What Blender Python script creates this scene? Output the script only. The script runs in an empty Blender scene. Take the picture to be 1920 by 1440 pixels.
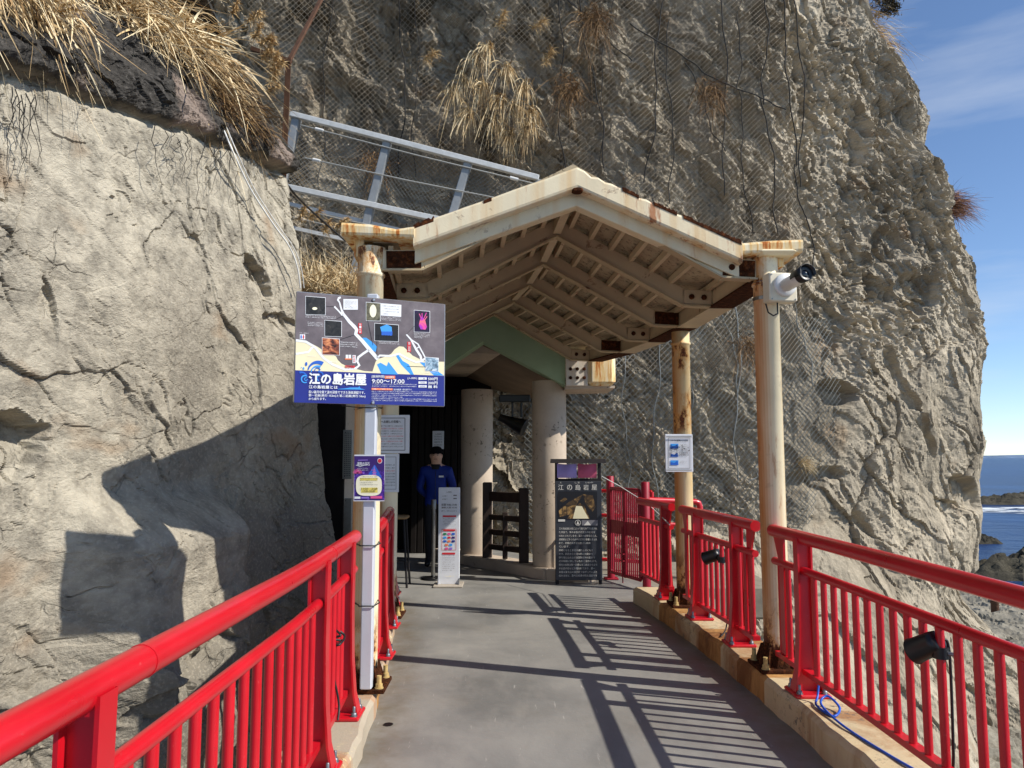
import bpy, bmesh, math, random
import numpy as np
from mathutils import Vector, Matrix
R = math.radians
scene = bpy.context.scene
C = scene.collection
# ------------------------------------------------------------------ camera, sky, sun, exposure
F = 1440.0                      # focal length in photo pixels (1920 wide)
PITCH = math.atan((858 - 720) / F)
EYE = 1.5
cam_d = bpy.data.cameras.new('camera'); cam_d.sensor_width = 36.0; cam_d.lens = 36.0 * F / 1920
cam_d.clip_start = 0.05; cam_d.clip_end = 30000
cam = bpy.data.objects.new('camera', cam_d); C.objects.link(cam)
cam.location = (0, 0, EYE); cam.rotation_euler = (R(90) + PITCH, 0, 0)
scene.camera = cam
SUN_EL, SUN_AZ = 40.5, 109.0    # azimuth clockwise from +Y (the view direction)
w = bpy.data.worlds.new('World'); scene.world = w; w.use_nodes = True
wn = w.node_tree.nodes; wl = w.node_tree.links; wn.clear()
sky = wn.new('ShaderNodeTexSky'); sky.sky_type = 'NISHITA'; sky.sun_disc = False
sky.sun_elevation = R(SUN_EL); sky.sun_rotation = R(SUN_AZ); sky.altitude = 10
sky.air_density = 0.75; sky.dust_density = 0.0; sky.ozone_density = 3.6
bg = wn.new('ShaderNodeBackground'); bg.inputs[1].default_value = 0.135
# thin wisps of high cloud, part of the sky itself
geo = wn.new('ShaderNodeTexCoord'); mp = wn.new('ShaderNodeMapping'); mp.inputs['Scale'].default_value = (1.2, 1.2, 7.0); mp.inputs['Rotation'].default_value = (R(14), R(10), 0.3)
nz = wn.new('ShaderNodeTexNoise'); nz.inputs['Scale'].default_value = 2.2; nz.inputs['Detail'].default_value = 6; nz.inputs['Roughness'].default_value = 0.55
rp = wn.new('ShaderNodeValToRGB'); rp.color_ramp.elements[0].position = 0.46; rp.color_ramp.elements[0].color = (0, 0, 0, 1); rp.color_ramp.elements[1].position = 0.8; rp.color_ramp.elements[1].color = (0.42, 0.42, 0.42, 1)
mx = wn.new('ShaderNodeMix'); mx.data_type = 'RGBA'; mx.inputs['B'].default_value = (4.6, 5.0, 5.6, 1)
wo = wn.new('ShaderNodeOutputWorld')
wl.new(geo.outputs['Generated'], mp.inputs['Vector']); wl.new(mp.outputs[0], nz.inputs['Vector']); wl.new(nz.outputs[0], rp.inputs[0])
wl.new(rp.outputs[0], mx.inputs['Factor']); wl.new(sky.outputs[0], mx.inputs['A']); wl.new(mx.outputs['Result'], bg.inputs[0]); wl.new(bg.outputs[0], wo.inputs[0])
sun_d = bpy.data.lights.new('sun', 'SUN'); sun_d.energy = 4.7; sun_d.angle = R(0.53); sun_d.color = (1.0, 0.945, 0.86)
sun = bpy.data.objects.new('sun', sun_d); C.objects.link(sun)
SD = Vector((math.sin(R(SUN_AZ)) * math.cos(R(SUN_EL)), math.cos(R(SUN_AZ)) * math.cos(R(SUN_EL)), math.sin(R(SUN_EL))))
sun.rotation_euler = SD.to_track_quat('Z', 'Y').to_euler(); sun.location = (20, -10, 20)
vs = scene.view_settings; vs.view_transform = 'Standard'; vs.look = 'None'; vs.gamma = 1; vs.exposure = 0.28; vs.use_curve_mapping = False
scene.render.engine = 'CYCLES'
scene.cycles.max_bounces = 5; scene.cycles.diffuse_bounces = 3; scene.cycles.glossy_bounces = 2; scene.cycles.transparent_max_bounces = 8
random.seed(7); RNG = np.random.default_rng(7)

# ------------------------------------------------------------------ pixels of the photograph to points of the place
CP, SP = math.cos(PITCH), math.sin(PITCH)
def ray(px, py):
    a, b = (px - 960) / F, (720 - py) / F
    return Vector((a, CP - b * SP, SP + b * CP))
def at_y(px, py, Y):            # on the plane y = Y
    d = ray(px, py); t = Y / d.y
    return Vector((d.x * t, Y, EYE + d.z * t))
def at_z(px, py, Z):            # on the level z = Z
    d = ray(px, py); t = (Z - EYE) / d.z
    return Vector((d.x * t, d.y * t, Z))

# ------------------------------------------------------------------ object helpers
def props(o, label=None, cat=None, group=None, kind=None):
    if label: o['label'] = label
    if cat: o['category'] = cat
    if group: o['group'] = group
    if kind: o['kind'] = kind
    return o
def thing(name, label, cat, loc=(0, 0, 0), group=None):
    o = bpy.data.objects.new(name, None); C.objects.link(o); o.location = loc; o.empty_display_size = 0.1
    return props(o, label, cat, group)
def root_loc(o):
    v = Vector((0, 0, 0))
    while o is not None:
        v += o.location; o = o.parent
    return v
def link_mesh(name, me, parent=None, loc=(0, 0, 0)):
    o = bpy.data.objects.new(name, me); C.objects.link(o); o.location = loc
    if parent is not None: o.parent = parent
    return o
class MB:
    """collects shapes in world coordinates; build() links them as one mesh under a parent"""
    def __init__(s): s.v = []; s.f = []; s.sm = []; s.mi = []; s.cur = 0
    def add(s, vs, fs, smooth=False):
        n = len(s.v); s.v += [tuple(p) for p in vs]; s.f += [tuple(i + n for i in f) for f in fs]; s.sm += [smooth] * len(fs); s.mi += [s.cur] * len(fs); return s
    def box(s, c, size, M=None):
        c = Vector(c); h = Vector(size) / 2
        ps = [Vector((x * h.x, y * h.y, z * h.z)) for z in (-1, 1) for y in (-1, 1) for x in (-1, 1)]
        if M is not None: ps = [M @ p for p in ps]
        return s.add([c + p for p in ps], [(0, 2, 3, 1), (4, 5, 7, 6), (0, 1, 5, 4), (2, 6, 7, 3), (0, 4, 6, 2), (1, 3, 7, 5)])
    def bbox(s, c, size, b=0.01, M=None):     # chamfered box: octagon in xy, chamfer top and bottom
        c = Vector(c); h = Vector(size) / 2; b = min(b, h.x * .9, h.y * .9, h.z * .9); ps = []
        for z, i in ((-h.z, b), (-h.z + b, 0), (h.z - b, 0), (h.z, b)):
            X, Y = h.x - i, h.y - i; q = b
            ps += [(-X + q, -Y, z), (X - q, -Y, z), (X, -Y + q, z), (X, Y - q, z), (X - q, Y, z), (-X + q, Y, z), (-X, Y - q, z), (-X, -Y + q, z)]
        ps = [Vector(p) for p in ps]
        if M is not None: ps = [M @ p for p in ps]
        fs = [tuple(range(7, -1, -1)), tuple(range(24, 32))]
        for k in range(3):
            for i in range(8):
                j = (i + 1) % 8; fs.append((k * 8 + i, k * 8 + j, k * 8 + 8 + j, k * 8 + 8 + i))
        return s.add([c + p for p in ps], fs)
    def beam(s, p0, p1, wd, ht, up=(0, 0, 1), bev=0.0):   # rectangular bar from p0 to p1
        p0, p1 = Vector(p0), Vector(p1); d = (p1 - p0).normalized(); side = d.cross(Vector(up)).normalized(); u = side.cross(d)
        M = Matrix((side, d, u)).transposed(); L = (p1 - p0).length
        return s.bbox((p0 + p1) / 2, (wd, L, ht), bev, M) if bev else s.box((p0 + p1) / 2, (wd, L, ht), M)
    def tube(s, path, r, n=10, caps=True, closed=False):
        P = [Vector(p) for p in path]; m = len(P); rr = r if isinstance(r, (list, tuple)) else [r] * m
        vs = []; up = None
        for i, p in enumerate(P):
            a = P[max(i - 1, 0)]; b = P[min(i + 1, m - 1)]; t = (b - a).normalized()
            if up is None:
                up = Vector((0, 0, 1)) if abs(t.z) < .9 else Vector((1, 0, 0))
            x = t.cross(up).normalized(); y = x.cross(t).normalized(); up = y
            vs += [p + (x * math.cos(2 * math.pi * k / n) + y * math.sin(2 * math.pi * k / n)) * rr[i] for k in range(n)]
        fs = [(i * n + k, i * n + (k + 1) % n, (i + 1) * n + (k + 1) % n, (i + 1) * n + k) for i in range(m - 1) for k in range(n)]
        s.add(vs, fs, True)
        if caps:
            s.add(vs[:n], [tuple(range(n - 1, -1, -1))]); s.add(vs[-n:], [tuple(range(n))])
        return s
    def prism(s, poly, ext):      # polygon (3-D points) extruded by a vector
        P = [Vector(p) for p in poly]; e = Vector(ext); n = len(P)
        return s.add(P + [p + e for p in P], [tuple(range(n - 1, -1, -1)), tuple(range(n, 2 * n))] + [(i, (i + 1) % n, n + (i + 1) % n, n + i) for i in range(n)])
    def lathe(s, c, prof, n=20, axis=None):
        c = Vector(c); M = Vector(axis).normalized().to_track_quat('Z', 'Y').to_matrix() if axis is not None else Matrix.Identity(3)
        vs = [c + M @ Vector((r * math.cos(2 * math.pi * k / n), r * math.sin(2 * math.pi * k / n), z)) for r, z in prof for k in range(n)]
        m = len(prof)
        fs = [(i * n + k, i * n + (k + 1) % n, (i + 1) * n + (k + 1) % n, (i + 1) * n + k) for i in range(m - 1) for k in range(n)]
        s.add(vs, fs, True)
        if prof[0][0] > 1e-4: s.add(vs[:n], [tuple(range(n - 1, -1, -1))])
        if prof[-1][0] > 1e-4: s.add(vs[-n:], [tuple(range(n))])
        return s
    def mesh(s, name, mat, off=(0, 0, 0)):
        me = bpy.data.meshes.new(name); ox, oy, oz = off
        me.from_pydata([(a - ox, b - oy, c - oz) for a, b, c in s.v], [], s.f)
        me.polygons.foreach_set('use_smooth', s.sm)
        for m_ in (mat if isinstance(mat, (list, tuple)) else [mat]):
            if m_ is not None: me.materials.append(m_)
        if isinstance(mat, (list, tuple)): me.polygons.foreach_set('material_index', s.mi)
        me.update(); return me
    def build(s, name, mat, parent=None, **kw):
        off = root_loc(parent) if parent is not None else Vector((0, 0, 0))
        return props(link_mesh(name, s.mesh(name, mat, off), parent), **kw)
def base_build(name, mb, mat, label, cat, loc, group=None):   # a thing that is one mesh, its origin at its base
    return props(link_mesh(name, mb.mesh(name, mat, loc), None, loc), label, cat, group)
def inst(name, me, parent, loc):      # a repeat that shares mesh data
    return link_mesh(name, me, parent, Vector(loc) - (root_loc(parent) if parent is not None else Vector((0, 0, 0))))

# ------------------------------------------------------------------ numpy noise
_T = np.random.default_rng(12345).random((8, 256, 256)).astype(np.float32)
_GX = [np.cos(t * 2 * np.pi).astype(np.float32) for t in _T]; _GY = [np.sin(t * 2 * np.pi).astype(np.float32) for t in _T]
def rnd(ix, iy, seed): return _T[seed & 7][(ix + seed * 37) & 255, (iy + seed * 91) & 255]
def perlin(x, y, z=None, seed=0):
    x = np.asarray(x, np.float32); y = np.asarray(y, np.float32)
    if z is not None: x = x + 17.3 * np.float32(np.mean(z))
    xi, yi = np.floor(x), np.floor(y); xf, yf = x - xi, y - yi; xi = xi.astype(np.int32) + seed * 37; yi = yi.astype(np.int32) + seed * 91
    u = xf * xf * xf * (xf * (xf * 6 - 15) + 10); v = yf * yf * yf * (yf * (yf * 6 - 15) + 10)
    gx, gy = _GX[seed & 7], _GY[seed & 7]; x0, x1, y0, y1 = xi & 255, (xi + 1) & 255, yi & 255, (yi + 1) & 255
    n00 = gx[x0, y0] * xf + gy[x0, y0] * yf; n10 = gx[x1, y0] * (xf - 1) + gy[x1, y0] * yf
    n01 = gx[x0, y1] * xf + gy[x0, y1] * (yf - 1); n11 = gx[x1, y1] * (xf - 1) + gy[x1, y1] * (yf - 1)
    a = n00 + u * (n10 - n00); b = n01 + u * (n11 - n01)
    return (a + v * (b - a)) * 1.4
def fbm(x, y, z=None, octaves=5, gain=0.5, seed=0, ridged=False):
    a, s, tot = 1.0, 0.0, 0.0; f = 1.0
    for o in range(octaves):
        n = perlin(x * f, y * f, None if z is None else z * f, seed + o * 17)
        if ridged: n = 1 - 2 * np.abs(n)
        s = s + a * n; tot += a; a *= gain; f *= 2.03
    return s / tot
def facets(x, y, seed=0, tilt=0.6):   # tilted plates, one per Voronoi cell: broken rock
    x = np.asarray(x, np.float32); y = np.asarray(y, np.float32)
    xi, yi = np.floor(x).astype(np.int32), np.floor(y).astype(np.int32); b1 = np.full(x.shape, 9., np.float32); b2 = b1.copy(); bx = np.zeros_like(xi); by = bx.copy()
    for dx in (-1, 0, 1):
        for dy in (-1, 0, 1):
            cx, cy = xi + dx, yi + dy
            d = (x - cx - .1 - .8 * rnd(cx, cy, seed)) ** 2 + (y - cy - .1 - .8 * rnd(cx, cy, seed + 1)) ** 2; near = d < b1
            b2 = np.where(near, b1, np.minimum(b2, d)); bx = np.where(near, cx, bx); by = np.where(near, cy, by); b1 = np.where(near, d, b1)
    ox = x - bx - .1 - .8 * rnd(bx, by, seed); oy = y - by - .1 - .8 * rnd(bx, by, seed + 1)
    h = (rnd(bx, by, seed + 2) - .5) + 2 * tilt * ((rnd(bx, by, seed + 3) - .5) * ox + (rnd(bx, by, seed + 4) - .5) * oy)
    return h, np.sqrt(b2) - np.sqrt(b1)
def smooth01(a, b, x): t = np.clip((x - a) / (b - a), 0, 1); return t * t * (3 - 2 * t)
def grid_mesh(name, X, Y, Z, mat, attrs=None, smooth=True, flip=False):
    nv, nu = X.shape; me = bpy.data.meshes.new(name)
    co = np.stack([X, Y, Z], -1).reshape(-1, 3).astype(np.float32)
    i = np.arange(nv * nu).reshape(nv, nu); q = np.stack([i[:-1, :-1], i[:-1, 1:], i[1:, 1:], i[1:, :-1]], -1).reshape(-1, 4)
    if flip: q = q[:, ::-1]
    me.vertices.add(len(co)); me.vertices.foreach_set('co', co.ravel())
    me.loops.add(q.size); me.loops.foreach_set('vertex_index', q.ravel().astype(np.int32))
    me.polygons.add(len(q)); me.polygons.foreach_set('loop_start', np.arange(0, q.size, 4, dtype=np.int32))
    me.polygons.foreach_set('use_smooth', np.full(len(q), smooth))
    me.update(calc_edges=True); me.validate()
    for k, a in (attrs or {}).items():
        at = me.attributes.new(k, 'FLOAT', 'POINT'); at.data.foreach_set('value', a.ravel().astype(np.float32))
    if mat: me.materials.append(mat)
    return me
def wires_mesh(name, A, B, rad, mat, view=(0, -1, 0)):    # many thin three-sided bars from points A to points B
    d = B - A; d = d / np.linalg.norm(d, axis=1, keepdims=True); up = np.array([0.13, -0.95, 0.21])
    x = np.cross(d, up); x /= np.linalg.norm(x, axis=1, keepdims=True); y = np.cross(x, d); n = len(A)
    ring = [(x * math.cos(a) + y * math.sin(a)) * rad for a in (R(90), R(210), R(330))]
    co = np.stack([A + r for r in ring] + [B + r for r in ring], 1).reshape(-1, 3)
    b = (np.arange(n) * 6)[:, None]
    q = np.stack([np.concatenate([b + k, b + (k + 1) % 3, b + 3 + (k + 1) % 3, b + 3 + k], 1) for k in range(3)], 1).reshape(-1, 4)
    me = bpy.data.meshes.new(name); me.vertices.add(len(co)); me.vertices.foreach_set('co', co.astype(np.float32).ravel())
    me.loops.add(q.size); me.loops.foreach_set('vertex_index', q.ravel().astype(np.int32)); me.polygons.add(len(q))
    me.polygons.foreach_set('loop_start', np.arange(0, q.size, 4, dtype=np.int32)); me.update(calc_edges=True)
    me.materials.append(mat); return me

# ------------------------------------------------------------------ materials
def srgb(r, g, b):
    f = lambda c: c / 12.92 if c <= 0.04045 else ((c + 0.055) / 1.055) ** 2.4
    return (f(r / 255), f(g / 255), f(b / 255), 1)
class Mat:
    def __init__(s, name, rough=0.6, metal=0.0, spec=0.5):
        s.m = bpy.data.materials.new(name); s.m.use_nodes = True; s.nt = s.m.node_tree; s.n = s.nt.nodes; s.l = s.nt.links
        s.b = s.n['Principled BSDF']; s.b.inputs['Roughness'].default_value = rough; s.b.inputs['Metallic'].default_value = metal
        s.b.inputs['Specular IOR Level'].default_value = spec; s._tc = None
    def tc(s, which='Object'):
        if s._tc is None: s._tc = s.n.new('ShaderNodeTexCoord')
        return s._tc.outputs[which]
    def pos(s):
        g = s.n.new('ShaderNodeNewGeometry'); return g.outputs['Position']
    def mapping(s, vec, scale=(1, 1, 1), rot=(0, 0, 0), loc=(0, 0, 0)):
        m = s.n.new('ShaderNodeMapping'); m.inputs['Scale'].default_value = scale; m.inputs['Rotation'].default_value = rot; m.inputs['Location'].default_value = loc
        s.l.new(vec, m.inputs['Vector']); return m.outputs[0]
    def noise(s, scale, detail=5, rough=0.55, vec=None, dist=0.0):
        n = s.n.new('ShaderNodeTexNoise'); n.inputs['Scale'].default_value = scale; n.inputs['Detail'].default_value = detail
        n.inputs['Roughness'].default_value = rough; n.inputs['Distortion'].default_value = dist
        s.l.new(vec if vec is not None else s.pos(), n.inputs['Vector']); return n.outputs[0]
    def ridged(s, scale, detail=4, vec=None):
        n = s.n.new('ShaderNodeTexNoise'); n.noise_type = 'RIDGED_MULTIFRACTAL'; n.inputs['Scale'].default_value = scale; n.inputs['Detail'].default_value = detail; n.inputs['Roughness'].default_value = .55
        s.l.new(vec if vec is not None else s.pos(), n.inputs['Vector']); return n.outputs[0]
    def voro(s, scale, vec=None, feature='F1', rnd=1.0, out=0):
        n = s.n.new('ShaderNodeTexVoronoi'); n.feature = feature; n.inputs['Scale'].default_value = scale; n.inputs['Randomness'].default_value = rnd
        s.l.new(vec if vec is not None else s.pos(), n.inputs['Vector']); return n.outputs[out]
    def ramp(s, fac, stops, interp='LINEAR'):
        r = s.n.new('ShaderNodeValToRGB'); e = r.color_ramp.elements; r.color_ramp.interpolation = interp
        while len(e) < len(stops): e.new(0.5)
        for k, (p, c) in zip(e, stops):
            k.position = p; k.color = c if isinstance(c, (tuple, list)) else (c, c, c, 1)
        s.l.new(fac, r.inputs[0]); return r.outputs[0]
    def mix(s, fac, a, b, blend='MIX'):
        m = s.n.new('ShaderNodeMix'); m.data_type = 'RGBA'; m.blend_type = blend
        for k, v in (('Factor', fac), ('A', a), ('B', b)):
            if isinstance(v, (int, float)): m.inputs[k].default_value = v
            elif isinstance(v, tuple): m.inputs[k].default_value = v
            else: s.l.new(v, m.inputs[k])
        return m.outputs['Result']
    def math(s, op, a, b=None):
        m = s.n.new('ShaderNodeMath'); m.operation = op
        for i, v in enumerate((a, b)):
            if v is None: continue
            if isinstance(v, (int, float)): m.inputs[i].default_value = v
            else: s.l.new(v, m.inputs[i])
        return m.outputs[0]
    def attr(s, name):
        a = s.n.new('ShaderNodeAttribute'); a.attribute_name = name; return a.outputs['Fac']
    def sep(s, vec):
        m = s.n.new('ShaderNodeSeparateXYZ'); s.l.new(vec, m.inputs[0]); return m.outputs
    def color(s, c):
        if isinstance(c, tuple): s.b.inputs['Base Color'].default_value = c
        else: s.l.new(c, s.b.inputs['Base Color'])
        return s
    def bump(s, h, strength=0.5, dist=0.01):
        b = s.n.new('ShaderNodeBump'); b.inputs['Strength'].default_value = strength; b.inputs['Distance'].default_value = dist
        s.l.new(h, b.inputs['Height'])
        prev = s.b.inputs['Normal'].links
        if prev: s.l.new(prev[0].from_socket, b.inputs['Normal'])
        s.l.new(b.outputs[0], s.b.inputs['Normal']); return s
    def rough(s, sock): s.l.new(sock, s.b.inputs['Roughness']); return s
def plain(name, c, rough=0.6, metal=0.0, spec=0.5, var=0.12, scale=18, bump=0.0):   # paint with slight mottling
    m = Mat(name, rough, metal, spec); n = m.noise(scale, 5, 0.6)
    d = tuple(x * (1 - var) for x in c[:3]) + (1,); e = tuple(min(1, x * (1 + var)) for x in c[:3]) + (1,)
    m.color(m.ramp(n, [(0.3, d), (0.7, e)]))
    if bump: m.bump(m.noise(scale * 6, 4, 0.6), bump, 0.004)
    return m.m
# ================================================================== THE SETTING: rock, cliff, shore, sea
WX, WY, WK = -2.79, 5.2, 0.282          # the near rock wall: x = WX + WK (y - WY)
def wall_hit(px, py, off=0.0):          # where a ray meets the near rock wall
    d = ray(px, py); t = (WX + off - WK * WY) / (d.x - WK * d.y)
    return Vector((d.x * t, d.y * t, EYE + d.z * t))

def rock_material(name, lo, mid, hi, dark=None, stain=None, bscale=1.0, veg=None, cracks=.7, baked=False):
    m = Mat(name, 0.92, 0, 0.15); p = m.pos()
    n1 = m.attr('t1') if baked else m.noise(0.55 * bscale, 4, 0.62, p, 0.6); n2 = m.attr('t2') if baked else m.noise(5.5 * bscale, 5, 0.68, p); n3 = m.noise(38 * bscale, 2, 0.6, p)
    c = m.ramp(n1, [(0.28, lo), (0.48, mid), (0.68, hi)])
    c = m.mix(m.ramp(n2, [(0.38, 0.0), (0.72, 0.8)]), c, tuple(x * 0.68 for x in mid[:3]) + (1,))
    c = m.mix(m.ramp(n3, [(0.5, 0.0), (0.72, 0.35)]), c, tuple(min(1, x * 1.25) for x in hi[:3]) + (1,))
    if stain:       # rust-brown seeps with a shape of their own
        s1 = m.attr('stain')
        c = m.mix(m.ramp(s1, [(0.6, 0.0), (0.72, 0.6)]), c, stain)
    if veg:         # pale wash streaks down the face, then dead
        s0 = m.attr('wash'); c = m.mix(m.ramp(s0, [(.42, 0.0), (.66, .5)]), c, srgb(166, 156, 138)); c = m.mix(m.ramp(s0, [(.28, .55), (.42, 0.0)]), c, srgb(98, 90, 78))
    if veg:         # dead matted growth
        c = m.mix(m.attr('growth'), c, veg)
    if dark:        # dark lichen-grown conglomerate
        n4 = m.noise(24, 6, 0.75, p)
        dk = m.ramp(n4, [(0.3, tuple(x * 0.45 for x in dark[:3]) + (1,)), (0.55, dark), (0.75, tuple(x * 2.6 for x in dark[:3]) + (1,))])
        pk = m.attr('pink')
        dk = m.mix(m.ramp(pk, [(0.58, 0.0), (0.68, 0.8)]), dk, srgb(150, 134, 122))
        c = m.mix(m.attr('band'), c, dk)
    wv = m.n.new('ShaderNodeVectorMath'); wv.operation = 'MULTIPLY_ADD'; wn_ = m.n.new('ShaderNodeTexNoise'); wn_.inputs['Scale'].default_value = 3.5 * bscale; wn_.inputs['Detail'].default_value = 2; m.l.new(p, wn_.inputs['Vector'])
    m.l.new(wn_.outputs['Color'], wv.inputs[0]); wv.inputs[1].default_value = (.35 / bscale,) * 3; m.l.new(m.mapping(p, (1, 1, 1.5), (.5, .3, .1)), wv.inputs[2])
    ck = m.ramp(m.voro(1.9 * bscale, wv.outputs[0], 'DISTANCE_TO_EDGE'), [(.0, 0.0), (.022, 1.0)])
    cm = m.ramp(m.noise(1.3 * bscale, 3, .6, m.mapping(p, loc=(4, 9, 2))), [(.56, 1.0), (.62, 0.0)])
    m.color(c)
    if cracks: m.bump(m.math('MAXIMUM', ck, cm), cracks, .035 / bscale)
    m.bump(m.ridged(5 * bscale, 3, m.mapping(p, (1, 1, 1.9), (.6, .5, .2))), .35, .03 / bscale)
    m.bump(m.noise(26 * bscale, 4, 0.72, m.mapping(p, (1, 1, 1.7), (0.5, 0.3, 0))), 0.6, 0.035)
    return m.m
M_ROCK = rock_material('pale_mudstone', srgb(118, 113, 103), srgb(148, 141, 127), srgb(182, 174, 156), dark=srgb(70, 67, 63), stain=srgb(150, 126, 100), baked=True)
M_CLIFF = rock_material('cliff_rock', srgb(144, 134, 117), srgb(170, 159, 139), srgb(194, 182, 160), stain=srgb(136, 110, 82), bscale=0.6, veg=srgb(96, 84, 66), baked=True, cracks=0)
M_SHORE = rock_material('shore_rock', srgb(96, 92, 82), srgb(136, 130, 116), srgb(165, 158, 142), bscale=0.5, cracks=0)

# ---- near rock wall on the left
def build_near_rock():
    a = np.concatenate([np.linspace(0, 2.4, 50)[:-1], np.linspace(2.4, 8.2, 520)[:-1], np.linspace(8.2, 11.2, 60)]); z = np.concatenate([np.linspace(-4.4, -1, 60)[:-1], np.linspace(-1, 4.7, 560)[:-1], np.linspace(4.7, 8.2, 110)]); nu, nv = len(a), len(z)
    th0 = math.atan2(1, WK); La = 7.55
    th = th0 + smooth01(La - .3, La + .55, a) * R(105)
    da = np.diff(a); y0 = 0.9; x0 = WX + WK * (y0 - WY)
    px = x0 + np.concatenate([[0], np.cumsum(np.cos(th)[:-1] * da)]); py = y0 + np.concatenate([[0], np.cumsum(np.sin(th)[:-1] * da)])
    A, Z = np.meshgrid(a, z); PX = np.tile(px, (nv, 1)); PY = np.tile(py, (nv, 1)); TH = np.tile(th, (nv, 1))
    sh = (-0.27 * (Z - 1.5)) * smooth01(La - 3, La, A); PX = PX + math.cos(th0) * sh; PY = PY + math.sin(th0) * sh
    NX, NY = np.sin(TH), -np.cos(TH)
    # relief
    A = A.astype(np.float32); Z = Z.astype(np.float32)
    wx = A + .25 * fbm(A * .9, Z * .9, octaves=4, seed=3); wz = Z + .25 * fbm(A * .9, Z * .9, octaves=4, seed=4)
    rot = lambda u, v, g: (u * math.cos(g) - v * math.sin(g), u * math.sin(g) + v * math.cos(g))
    D = .17 * fbm(A * .45, Z * .45, octaves=4, seed=1)
    u, v = rot(wx, wz, .5); f1, e1 = facets(u * 1.1, v * 1.9, 11, .5)
    u, v = rot(wx, wz, .9); f2, e2 = facets(u * 2.6, v * 4.4, 12, .7)
    u, v = rot(wx + .06 * fbm(A * 5, Z * 5, octaves=3, seed=8), wz, .7); f3, e3 = facets(u * 7, v * 12, 13, .8)
    msk = smooth01(-.1, .45, fbm(A * .7, Z * .7, octaves=4, seed=21)); msk2 = smooth01(-.05, .4, fbm(A * 1.3, Z * 1.3, octaves=4, seed=22))
    f4, e4 = facets(u * 2.2 + .3 * f3, v * 2.2, 14, .9)
    D += .036 * f1 * (.35 + msk) + .034 * f2 * (.15 + msk2) + .018 * f3 * (.3 + msk2) + .007 * f4
    D += .012 * fbm(A * 5, Z * 5, octaves=4, gain=.6, seed=5)
    D += (.46 + .10 * fbm(A * .8, Z * .8, octaves=3, seed=71)) * smooth01(1.35, .85, Z + .14 * fbm(A * 1.2, Z * .4, octaves=3, seed=72)) * smooth01(6.75, 6.2, PY) * smooth01(4.85, 5.45, PY)   # the foot swells towards the walkway
    crack = np.exp(-(e1 / .014) ** 2) * msk * .03 + np.exp(-(e2 / .03) ** 2) * msk2 * .02
    cl = np.abs(fbm(wx * .55, wz * .55, octaves=5, seed=31)); crack += np.exp(-(cl / .0045) ** 2) * .04 * smooth01(-.1, .3, fbm(A, Z, octaves=2, seed=32))
    D -= crack
    wob = 1.3 * fbm(A * 3, Z * 3, octaves=4, seed=41) + .7 * f2
    def spot(px_, py_, ra, rz, dep, rot_=0):
        nonlocal D
        p = wall_hit(px_, py_); aa = (p.y - y0) / math.sin(th0)
        du, dv = (A - aa), (Z - p.z); du, dv = du * math.cos(rot_) + dv * math.sin(rot_), -du * math.sin(rot_) + dv * math.cos(rot_)
        q = (du / ra) ** 2 + (dv / rz) ** 2 + wob
        D -= dep * (.55 + .45 * np.clip(dv / rz + .4, -1, 1)) * smooth01(1.0, .72, q)
    spot(15, 835, .32, .2, .26, .2); spot(520, 535, .3, .16, .14, -.4); spot(250, 1260, .5, .12, .09, .4); spot(560, 620, .35, .1, .06); spot(100, 1330, .6, .2, -.12); spot(90, 590, .07, .2, .05, .3)
    # lower foot swells out, top goes back over a lip of dark conglomerate
    D += .5 * np.clip((-1.2 - Z) / 3, 0, 1) ** 1.4
    zt = 3.82 + .17 * (PY - 4.4) + .10 * fbm(A * 1.6, Z * 0, octaves=4, seed=50)
    up = Z - zt
    rough = fbm(A * 2.6, Z * 2.6, octaves=6, gain=.62, seed=51); fr, _ = facets(A * 6 + rough, Z * 7, 52, .6)
    band = smooth01(0, .03, up)
    D = D * (1 - band) + band * (.10 + .14 * rough + .05 * fr) - .06 * np.exp(-(up / .03) ** 2)
    D -= np.clip(up - .12, 0, 9) * (.62 + .25 * smooth01(.5, 1.4, up))
    X = PX + NX * D; Y = PY + NY * D
    me = grid_mesh('rock_wall', X, Y, Z, M_ROCK, {'band': band, 't1': .5 + .42 * fbm(A * .6, Z * .6, octaves=4, seed=121) + .10 * (Z - 1.5), 't2': .5 + .62 * fbm(A * 5.5, Z * 5.5, octaves=4, gain=.65, seed=122), 'stain': .47 + .55 * fbm(A * .9, Z * 1.5, octaves=4, gain=.6, seed=123), 'pink': .5 + .55 * fbm(A * 1.6, Z * 1.6, octaves=3, seed=124)}, smooth=False)
    props(link_mesh('rock_wall', me), 'pale grey mudstone rock wall left of the walkway, in half shadow', None, None, 'structure')
    global near_top
    near_top = (A[0], PX, PY, Z, X, Y, z, zt)
build_near_rock()
def ledge_point(y, h):      # a point on the grown slope above the near rock wall: y along the wall, height h
    a, PX, PY, Z, X, Y, z, zt = near_top; k = int(np.argmin(np.abs(PY[300] - y))); j = int(np.argmin(np.abs(z - h)))
    return Vector((X[j, k], Y[j, k], Z[j, k]))

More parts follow.
